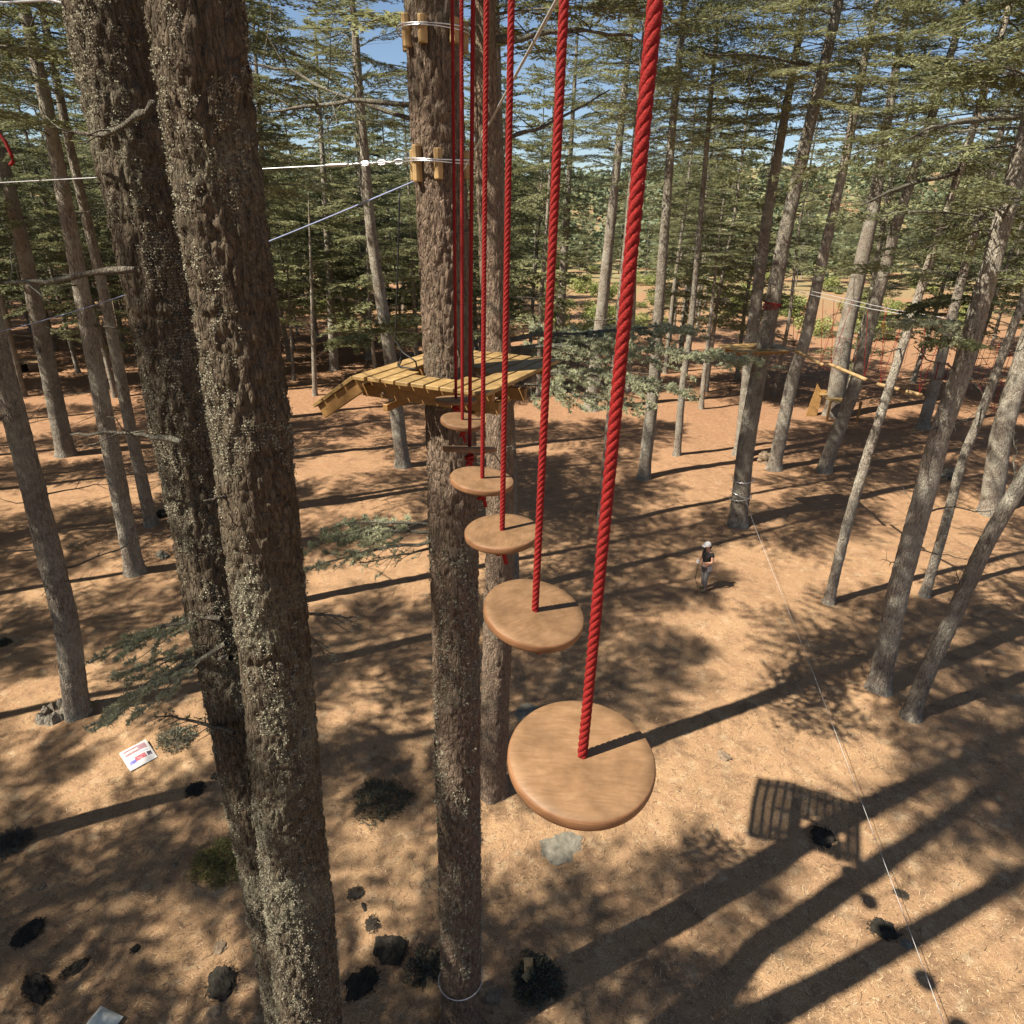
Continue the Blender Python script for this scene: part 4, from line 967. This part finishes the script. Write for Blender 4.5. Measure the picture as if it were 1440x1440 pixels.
# ------------------------------------------------------------------ things on the floor
def rock_mesh(seed, sx, sy, sz, m, rough=.35):
    import bmesh
    bm = bmesh.new(); bmesh.ops.create_icosphere(bm, subdivisions=4, radius=1); co = np.array([v.co for v in bm.verts])
    k = 1 + rough * (fbm(co * 1.8 + seed, 4, seed) - .5) * 2.6 + .7 * (fbm(co * 4 + seed, 3, seed) - .5)
    co = co * k[:, None] * np.array([sx, sy, sz])
    for v, c_ in zip(bm.verts, co): v.co = c_
    me = bpy.data.meshes.new('rock'); bm.to_mesh(me); bm.free(); me.materials.append(m); me.polygons.foreach_set('use_smooth', [False] * len(me.polygons)); return me
def rock(px, py, wpx, label, m=M_ROCK, flat=.27, seed=1, asp=.8, cat='rock', name='rock', rough=.45):
    g = G(px, py); s = wpx * mpp(g) / 2; o = obj(name, rock_mesh(seed, s, s * asp, s * flat, m, rough), None, g + Vector((0, 0, s * flat * .25))); o.rotation_euler = (0, 0, seed * 1.3)
    if m is M_ROCK and wpx >= 16:
        rg = np.random.default_rng(seed); n_ = 260; a_ = rg.uniform(0, 6.283, n_); r_ = rg.uniform(.3, 1.35, n_) * s
        C = np.stack([np.cos(a_) * r_, np.sin(a_) * r_ * asp, .015 + s * flat * np.clip(1.1 - r_ / s, 0, 1) * rg.uniform(.2, 1.2, n_) - s * flat * .25], -1)
        D = rg.normal(0, 1, (n_, 3)) * np.array([1, 1, .45]); D /= np.linalg.norm(D, axis=1)[:, None]; S = np.cross(D, rg.normal(0, 1, (n_, 3))); S /= np.linalg.norm(S, axis=1)[:, None]; l = rg.uniform(.02, .11, (n_, 1)); w = rg.uniform(.006, .03, (n_, 1))
        mb = MB(); mb.add(np.stack([C - D * l * .5, C + S * w * .5, C + D * l * .5, C - S * w * .5], 1).reshape(-1, 3), np.arange(n_ * 4).reshape(-1, 4)); d_ = obj('debris', mb.mesh('debris', [M_DEBRIS], False), o); d_['kind'] = 'stuff'
    return tag(o, label, cat)
rock(40, 1312, 36, 'dark pitted rock alone on the sunny floor', seed=1)
rock(52, 1392, 50, 'long dark rock with a split, in the shade', seed=2, asp=.5)
rock(105, 1362, 30, 'small narrow dark rock beside the long split one', seed=3, asp=.5)
rock(312, 1385, 44, 'dark rock close to the forked tree', seed=4)
rock(302, 1422, 20, 'little brown stone below the dark rock by the forked tree', M_ASH, seed=5)
rock(275, 1110, 26, 'dark lump of rock uphill from the green bush', seed=6)
rock(303, 1092, 14, 'tiny dark stone touching the forked trunk', seed=61)
rock(548, 1335, 46, 'broad dark rock between the forked tree and the platform tree', seed=7)
rock(508, 1385, 44, 'blackest rock beside the platform tree foot', seed=8)
rock(525, 1300, 22, 'small upright dark stone above the broad dark rock', seed=9)
rock(500, 1257, 20, 'small dark stone on brown litter', seed=10)
rock(512, 1275, 14, 'thin dark splinter of stone near the small ones', seed=62, asp=.4)
rock(560, 1082, 16, 'small brown stone just above the round thorny cushion', M_ASH, seed=11)
rock(1243, 1308, 34, 'black rock with pale edges near the guy wire', seed=12)
rock(1158, 1178, 34, 'black rock lying in the shadow of the platform', seed=13)
rock(1267, 1258, 16, 'small dark stone under the guy wire', seed=14)
rock(1275, 1328, 16, 'small grey stone touching the guy wire', M_PALE, seed=15)
rock(1018, 1064, 20, 'grey-brown stone alone on the sunlit floor', M_ASH, seed=16)
rock(690, 1398, 34, 'reddish brown stone right beside the platform tree foot', M_ASH, seed=17)
rock(58, 1248, 12, 'little round stone on the sunny floor', M_ASH, seed=18)
rock(246, 1216, 10, 'tiny stone beside the green bush', M_ASH, seed=19)
rock(190, 1335, 14, 'tiny dark stone in the shade', seed=20)
rock(310, 1332, 20, 'small stone casting a dark spot on bright litter', M_ASH, seed=21)
rock(786, 1192, 60, 'pale cracked grey mound of earth under the first disc', M_PALE, .07, 22, .75, 'mound', 'earth_mound', .35)
rock(742, 1003, 44, 'pale grey stony mound behind the second trunk', M_PALE, .07, 23, .7, 'mound', 'earth_mound', .35)
rock(1080, 650, 26, 'rounded boulder at the foot of the leaning cedar', M_ASH, .9, 24)
rock(1335, 672, 26, 'sunlit yellowish boulder beyond the slender pale cedar', M_PALE, .7, 25)
rock(228, 782, 26, 'pale root log at the foot of a slim cedar', M_PALE, .4, 26, .5, 'log', 'root_log')
rock(232, 725, 22, 'dark stump piece behind the slim cedar', M_ROCK, .6, 27)
# hollow stump
g = G(78, 1005); st = empty('hollow_stump', g, 'dark hollow stump beside the kinked cedar', 'stump'); mb = MB(); K = 22; rg = np.random.default_rng(5); rs0 = 18 * mpp(g)
ro = rs0 * rg.uniform(.85, 1.2, K); ho = rs0 * rg.uniform(.35, .95, K); a_ = np.linspace(0, 2 * np.pi, K, endpoint=False)
rings = [(ro * 1.2, np.full(K, -.1)), (ro, ho * .9), (ro * .85, ho), (ro * .6, ho * .75), (ro * .5, np.full(K, .03))]
V = np.concatenate([np.stack([np.cos(a_) * r_, np.sin(a_) * r_, h_], -1) for r_, h_ in rings]); Q = [(i * K + k, i * K + (k + 1) % K, i * K + K + (k + 1) % K, i * K + K + k) for i in range(4) for k in range(K)]
V = np.concatenate([V, [[0, 0, .02]]]); T = [(4 * K + k, 4 * K + (k + 1) % K, 5 * K) for k in range(K)]; mb.add(V, Q, T); obj('stump_wall', mb.mesh('stump_wall', [M_BARK], False), st)

# low shrubs and brush
def cushion(px, py, wpx, label, m, h=.35, n_=1500, card=(.07, .02), seed=1, cat='shrub', name='low_shrub'):
    g = G(px, py); s = wpx * mpp(g) / 2; rg = np.random.default_rng(seed); root = empty(name, g, label, cat)
    a_ = rg.uniform(0, 6.283, n_); r_ = np.sqrt(rg.random(n_)) * rg.uniform(.8, 1.1, n_); lob = .88 + .10 * np.sin(a_ * 3 + seed) + .08 * np.sin(a_ * 7)
    C = np.stack([np.cos(a_) * r_ * s * lob, np.sin(a_) * r_ * s * lob, np.abs(rg.normal(0, 1, n_)) * s * h * .5 * (1.15 - r_) + .02], -1)
    D = np.stack([np.cos(a_) * r_, np.sin(a_) * r_, np.full(n_, .6)], -1) + rg.normal(0, .6, (n_, 3)); D /= np.linalg.norm(D, axis=1)[:, None]
    S = np.cross(D, rg.normal(0, 1, (n_, 3))); S /= np.linalg.norm(S, axis=1)[:, None]; l = card[0] * rg.uniform(.5, 1.5, (n_, 1)); w = card[1]
    mb = MB(); mb.add(np.stack([C - D * l * .5, C + S * w * .5, C + D * l * .5, C - S * w * .5], 1).reshape(-1, 3), np.arange(n_ * 4).reshape(-1, 4)); obj('foliage', mb.mesh('foliage', [m], False), root)
    mb = MB()
    for k in range(30):
        x = rg.uniform(0, 6.283); q = np.linspace(0, 1, 5)[:, None]; d = np.array([math.cos(x), math.sin(x), rg.uniform(.1, .8) * h * 2]) * s * rg.uniform(.5, 1.05)
        mb.tube(d * q + rg.normal(0, .02, (5, 3)) * q, .006 * (1 - .6 * q[:, 0]), 4, 0, False)
    obj('stems', mb.mesh('stems', [M_STICK]), root)
    return root
cushion(535, 1128, 92, 'round grey thorny cushion plant between the forked tree and the platform tree', M_DULL, .32, 2600, seed=1)
cushion(757, 1378, 84, 'dark grey-green cushion plant with a cut wood chip on it', M_DULL, .32, 2600, seed=2)
cushion(600, 1362, 70, 'dull low plant hugging the platform tree foot', M_DULL, .26, 1500, seed=3)
cushion(312, 1215, 90, 'green and yellowish bush behind the forked trunk', M_GREENSH, .8, 3600, (.05, .022), seed=4)
cushion(248, 1040, 62, 'dark brush heap next to the printed bag', M_DULL, .4, 1600, seed=5)
cushion(110, 770, 40, 'pile of dry twigs near the slim cedar with the root log', M_STICK, .4, 500, (.14, .012), seed=6, cat='twig pile', name='twig_pile')
cushion(18, 1185, 60, 'fallen dark branches at the shaded floor, well below the hollow stump', M_STICK, .3, 500, (.25, .016), seed=7, cat='twig pile', name='twig_pile')
cushion(5, 905, 24, 'small dark tuft near the kinked cedar', M_DULL, .5, 500, seed=8)
cushion(880, 1050, 30, 'sparse dry tuft on the sunlit floor', M_STICK, .3, 220, (.12, .008), seed=9, cat='dry tuft', name='dry_tuft')
# printed bag, white bag
def print_mat():
    m, n, b = mat('bag_print'); b.inputs['Roughness'].default_value = .4; tc = N(n, 'ShaderNodeTexCoord'); c = tc.outputs['Generated']
    def rect(x0, x1, y0, y1):
        s = N(n, 'ShaderNodeSeparateXYZ'); n.links.new(c, s.inputs[0]); r = None
        for out, lo, hi in ((0, x0, x1), (1, y0, y1)):
            t = math_(n, 'MULTIPLY', math_(n, 'GREATER_THAN', s.outputs[out], lo), math_(n, 'LESS_THAN', s.outputs[out], hi)); r = t if r is None else math_(n, 'MULTIPLY', r, t)
        return r
    col = mix(n, rect(.10, .90, .58, .88), (.48, .47, .47), (.24, .13, .15)); col = mix(n, rect(.12, .60, .68, .78), col, (.45, .40, .40))
    col = mix(n, rect(.15, .88, .44, .54), col, (.30, .32, .38)); col = mix(n, rect(.34, .72, .20, .40), col, (.34, .07, .09)); col = mix(n, rect(.10, .34, .16, .32), col, (.10, .10, .34)); col = mix(n, rect(.76, .92, .20, .38), col, (.04, .03, .06))
    f = noise(n, c, 14, 4); col = mix(n, ramp(n, f, [(.52, (0, 0, 0)), (.62, (.55, .55, .55))]), col, (.36, .35, .36)); n.links.new(col, b.inputs['Base Color']); return m
def bag(px, py, wpx, hpx, rot, label, m, puff=.06):
    g = G(px, py); sx = wpx * mpp(g) / 2; sy = hpx * mpp(g) / 2; nx_ = 15; u, v = np.meshgrid(np.linspace(-1, 1, nx_), np.linspace(-1, 1, nx_), indexing='ij')
    z = puff * (1 - u ** 4) * (1 - v ** 4) + .02 * (fbm(np.stack([u * 2.3 + px, v * 2.3, u * 0], -1), 3, 4) - .5); V = np.stack([u * sx, v * sy, z], -1).reshape(-1, 3); V2 = V * np.array([1, 1, -.1]); i = np.arange(nx_ * nx_).reshape(nx_, nx_)
    Q = np.stack([i[:-1, :-1], i[1:, :-1], i[1:, 1:], i[:-1, 1:]], -1).reshape(-1, 4); mb = MB(); mb.add(V, Q); mb.add(V2, Q[:, ::-1])
    o = obj('plastic_bag', mb.mesh('bag', [m]), None, g + Vector((0, 0, .05))); o.rotation_euler = (R(6), R(-3), R(rot)); return tag(o, label, 'bag')
bag(195, 1064, 36, 42, 46, 'white bag printed in red and blue lying on the floor', print_mat())
bag(142, 1446, 44, 40, -20, 'plain white bag in the shade', simple('white_bag', (.62, .64, .58), .4, 0, .2, 12), .12)
# wood chips
for px, py, w, h, lab, rot in ((743, 1364, 13, 18, 'square cut wood block on the dark cushion plant', 5), (641, 1360, 8, 8, 'tiny wood chip in front of the platform tree foot', 30), (606, 1345, 10, 13, 'small light wood offcut beside the platform tree', -20), (604, 1385, 9, 16, 'thin wood offcut under the small light one', 10), (722, 1385, 9, 14, 'narrow wood chip by the reddish stone', 25), (740, 1380, 10, 10, 'little chip tucked under the square wood block', 50)):
    g = G(px, py)
    if px == 641: g = G(632, 1425)
    s = mpp(g); mb = MB(); mb.box((0, 0, 0), (w * s / 2, 0, 0), (0, h * s / 2 * 1.1, 0), (0, 0, .018), .003); o = obj('wood_offcut', mb.mesh('wood_offcut', [M_LOG], False), None, g + Vector((0, 0, .12 if px in (743, 740) else .02))); o.rotation_euler = (R(12), R(6), R(rot)); tag(o, lab, 'wood chip')
# picnic table
g = G(52, 522); pt_ = empty('picnic_table', g, 'rough wooden picnic table with thick dark legs under the trees', 'table'); s = mpp(g); hw = 48 * s / 2
for k in range(4):
    mb = MB(); mb.box((0, -.36 + .24 * k, .78), (hw, 0, 0), (0, .112, 0), (0, 0, .035), .006); obj('table_plank', mb.mesh('table_plank', [M_LOG], False), pt_)
for sx in (-1, 1):
    mb = MB(); mb.box((sx * hw * .72, 0, .36), (.13, 0, 0), (0, .28, 0), (0, 0, .40), .01); obj('leg', mb.mesh('leg', [M_ROCK], False), pt_)
# lying logs far
for x0, y0, x1, y1, w, lab in ((706, 474, 735, 476, 9, 'short log lying on the floor beyond the platform'), (738, 475, 772, 479, 8, 'longer grey log lying beside the short one'), (570, 474, 592, 476, 7, 'pale log lying behind the cedar by the ramp')):
    p = G(x0, y0); q_ = G(x1, y1); r_ = w * mpp(p) / 2; mb = MB(); d = q_ - p; t = np.linspace(0, 1, 7); mb.tube(np.array([tuple(d * x) for x in t]), r_ * (1 + .08 * np.sin(t * 7)), 12)
    tag(obj('fallen_log', mb.mesh('fallen_log', [M_LOG]), None, p + Vector((0, 0, r_ * .8))), lab, 'log')
# litter of twigs and straw over the near floor
def litter(n_, seed, L, w, m, name, label, z=.008):
    rg = np.random.default_rng(seed); y = 4.5 + 26 * rg.random(n_) ** 1.5; x = rg.uniform(-1, 1, n_) * (.85 * y + 4); a_ = rg.uniform(0, 6.283, n_)
    P = np.stack([x, y, np.zeros(n_)], -1); nr_ = np.clip(1 - np.hypot(x - 2, y - 14) / 24, 0, 1); zz_ = gh(x, y) + nr_ * ((fbm(P * 3.5, 3, 71) - .5) * .07) + z
    l = L * rg.uniform(.4, 1.6, n_); d = np.stack([np.cos(a_) * l / 2, np.sin(a_) * l / 2, rg.normal(0, .12, n_) * l], -1); s = np.stack([-np.sin(a_) * w, np.cos(a_) * w, np.zeros(n_)], -1) / 2
    C = np.stack([x, y, zz_], -1); mid = C + np.array([0, 0, .006]) + s * rg.normal(0, 2, (n_, 1))
    V = np.stack([C - d - s, C - d + s, mid + s, mid - s, C + d + s * .4, C + d - s * .4], 1).reshape(-1, 3); b_ = np.arange(n_)[:, None] * 6
    Q = np.concatenate([b_ + np.array([0, 1, 2, 3]), b_ + np.array([3, 2, 4, 5])]); tag(obj(name, npmesh(name, V, [Q], [m], None, False)), label, 'litter', None, 'stuff')
litter(9000, 1, .12, .009, M_TWIG, 'twig_litter', 'brown twigs scattered over the forest floor')
litter(32000, 4, .06, .006, M_TWIG, 'needle_litter', 'dark brown needles strewn over the forest floor')
litter(24000, 2, .07, .006, M_STRAW, 'straw_litter', 'straw coloured needles and grass bits over the floor')

# ------------------------------------------------------------------ person
g = G(989, 829); pr = empty('person', g, 'person in white helmet, dark vest and grey trousers, looking at a packet in both hands', 'person')
pr.rotation_euler = (0, 0, R(205))      # local +X faces the way the person looks
M_SKIN = simple('skin', (.45, .25, .17), .6, 0, .1, 30); M_VEST = simple('vest', (.022, .02, .02), .8, 0, .3, 30); M_TROU = simple('trousers', (.14, .13, .13), .85, 0, .2, 25)
M_HELM = simple('helmet', (.55, .53, .53), .35, 0, .05, 20); M_SHOE = simple('shoes', (.22, .18, .10), .8, 0, .2, 20); M_HAIR = simple('hair', (.03, .02, .015), .7, 0, .2, 40); M_BAGG = simple('rag', (.40, .38, .38), .8, 0, .1, 20)
def skin_obj(name, verts, edges, m, parent, sub=2):
    me = bpy.data.meshes.new(name); me.from_pydata([v[0] for v in verts], edges, []); me.materials.append(m); o = obj(name, me, parent)
    o.modifiers.new('skin', 'SKIN'); 
    for i, v in enumerate(verts): 
        r_ = v[1]; me.skin_vertices[0].data[i].radius = r_ if isinstance(r_, tuple) else (r_, r_)
    me.skin_vertices[0].data[0].use_root = True
    s = o.modifiers.new('sub', 'SUBSURF'); s.levels = sub; s.render_levels = sub
    for p_ in me.polygons: p_.use_smooth = True
    o.modifiers['skin'].use_smooth_shade = True
    return o
V = [((0, 0, .95), (.13, .16)), ((.01, 0, 1.15), (.12, .15)), ((.0, 0, 1.36), (.12, .17)), ((.01, 0, 1.48), (.07, .08)), ((.05, 0, 1.56), .055), ((.09, 0, 1.63), (.085, .075)), ((.10, 0, 1.72), (.09, .078)), ((.10, 0, 1.78), (.06, .055))]
Ed = [(0, 1), (1, 2), (2, 3), (3, 4), (4, 5), (5, 6), (6, 7)]
for sg in (-1, 1):
    b_ = len(V); V += [((-.01, sg * .19, 1.42), .055), ((.03, sg * .25, 1.16), .044), ((.25, sg * .15, 1.10 + .04 * sg), .036), ((.31, sg * .10, 1.13 + .04 * sg), (.022, .036))]
    Ed += [(2, b_), (b_, b_ + 1), (b_ + 1, b_ + 2), (b_ + 2, b_ + 3)]
    for k in range(4):
        f = len(V); V += [((.36, sg * (.08 + .018 * k) - sg * .02, 1.15 + .04 * sg - .012 * k), .010), ((.395, sg * (.05 + .018 * k) - sg * .02, 1.145 + .04 * sg - .012 * k - .006), .008)]; Ed += [(b_ + 3, f), (f, f + 1)]
    f = len(V); V += [((.33, sg * .06, 1.18 + .04 * sg), .011), ((.36, sg * .04, 1.195 + .04 * sg), .009)]; Ed += [(b_ + 3, f), (f, f + 1)]
    l_ = len(V); dx = .05 * sg; V += [((.0, sg * .10, .86), .085), ((.03 + dx, sg * .11, .50), .058), ((-.01 + dx, sg * .12, .12), .042), ((.04 + dx, sg * .125, .05), .04), ((.15 + dx, sg * .14, .035), .034)]
    Ed += [(0, l_), (l_, l_ + 1), (l_ + 1, l_ + 2), (l_ + 2, l_ + 3), (l_ + 3, l_ + 4)]
body = skin_obj('body', V, Ed, M_SKIN, pr)
skin_obj('vest', [((.0, 0, .98), (.15, .18)), ((.01, 0, 1.16), (.14, .175)), ((.0, 0, 1.37), (.14, .19)), ((.01, 0, 1.47), (.085, .11)), ((-.01, .2, 1.42), .072), ((.005, .225, 1.32), .064), ((-.01, -.2, 1.42), .072), ((.005, -.225, 1.32), .064)], [(0, 1), (1, 2), (2, 3), (2, 4), (4, 5), (2, 6), (6, 7)], M_VEST, pr)
tv = [((0, 0, .97), (.15, .175)), ((0, 0, .90), (.15, .17))]; te = [(0, 1)]
for sg in (-1, 1):
    l_ = len(tv); dx = .05 * sg; tv += [((.0, sg * .10, .80), .105), ((.03 + dx, sg * .11, .50), .08), ((.0 + dx, sg * .12, .13), .066)]; te += [(1, l_), (l_, l_ + 1), (l_ + 1, l_ + 2)]
skin_obj('trousers', tv, te, M_TROU, pr)
for sg in (-1, 1):
    dx = .05 * sg; skin_obj('shoe', [((-.03 + dx, sg * .12, .055), .055), ((.06 + dx, sg * .125, .05), .052), ((.17 + dx, sg * .14, .04), .042)], [(0, 1), (1, 2)], M_SHOE, pr)
mb = MB(); V = []; K = 20; nr = 8
for i in range(nr):
    t = i / (nr - 1) * math.pi / 2; rr = math.cos(t * .97); V += [(.10 + .128 * rr * math.cos(2 * math.pi * k / K) * 1.08, .115 * rr * math.sin(2 * math.pi * k / K), 1.71 + .135 * math.sin(t)) for k in range(K)]
Q = [(i * K + k, i * K + (k + 1) % K, i * K + K + (k + 1) % K, i * K + K + k) for i in range(nr - 1) for k in range(K)]; mb.add(V, Q, [(len(V) - K, len(V) - K + k, len(V) - K + k + 1) for k in range(1, K - 1)])
hl = obj('helmet', mb.mesh('helmet', [M_HELM]), pr); mb = MB(); mb.box((.24, 0, 1.715), (.05, 0, -.01), (0, .07, 0), (0, 0, .006)); obj('visor', mb.mesh('visor', [M_HELM], False), hl)
mb = MB(); mb.tube([(.02, 0, 1.69), (.0, 0, 1.60), (.02, 0, 1.55)], [.085, .07, .04], 10); obj('hair', mb.mesh('hair', [M_HAIR]), pr)
mb = MB()
for s_y in (-.035, .035): mb.tube([(.176, s_y, 1.685), (.184, s_y, 1.685)], [.013, .008], 8)
obj('eye', mb.mesh('eye', [M_HAIR]), pr); mb = MB(); mb.tube([(.165, 0, 1.69), (.198, 0, 1.655), (.172, 0, 1.645)], [.008, .015, .008], 6); obj('nose', mb.mesh('nose', [M_SKIN]), pr)
mb = MB(); mb.tube([(.158, -.025, 1.61), (.168, 0, 1.608), (.158, .025, 1.61)], .006, 5); obj('mouth', mb.mesh('mouth', [simple('lips', (.30, .12, .10), .6)]), pr)
for s_y in (-1, 1):
    mb = MB(); mb.tube([(.07, s_y * .083, 1.64), (.08, s_y * .092, 1.66), (.08, s_y * .083, 1.69)], .011, 6); obj('ear', mb.mesh('ear', [M_SKIN]), pr)
mb = MB(); mb.box((.02, .19, .90), (.09, .0, -.02), (0, .012, 0), (.02, 0, .10), .004); obj('white_cloth', mb.mesh('cloth', [M_BAGG], False), pr)
mb = MB(); t = np.linspace(0, 1, 16); mb.tube(np.stack([.37 + .05 * np.sin(t * 5), .0 + .1 * t * np.sin(t * 7), 1.17 - 1.0 * t + .02 * np.sin(t * 9)], -1), .010, 6)
rp = obj('held_rope', mb.mesh('held_rope', [M_BLACK])); rp.matrix_world = Matrix.Translation(g) @ Matrix.Rotation(R(205), 4, 'Z'); tag(rp, 'thin dark rope hanging from the hands of the person', 'rope')
mb = MB(); mb.box((.40, 0, 1.17), (.03, 0, .01), (0, .06, 0), (-.01, 0, .06), .006); dv = obj('held_packet', mb.mesh('held_packet', [M_BAGG], False)); dv.matrix_world = rp.matrix_world.copy(); tag(dv, 'small pale packet held up in both hands of the person', 'packet')
print('trees', sum(1 for o in bpy.data.objects if o.name.startswith('cedar_tree')), 'background', cnt, 'tris', sum(len(m.polygons) for m in bpy.data.meshes))
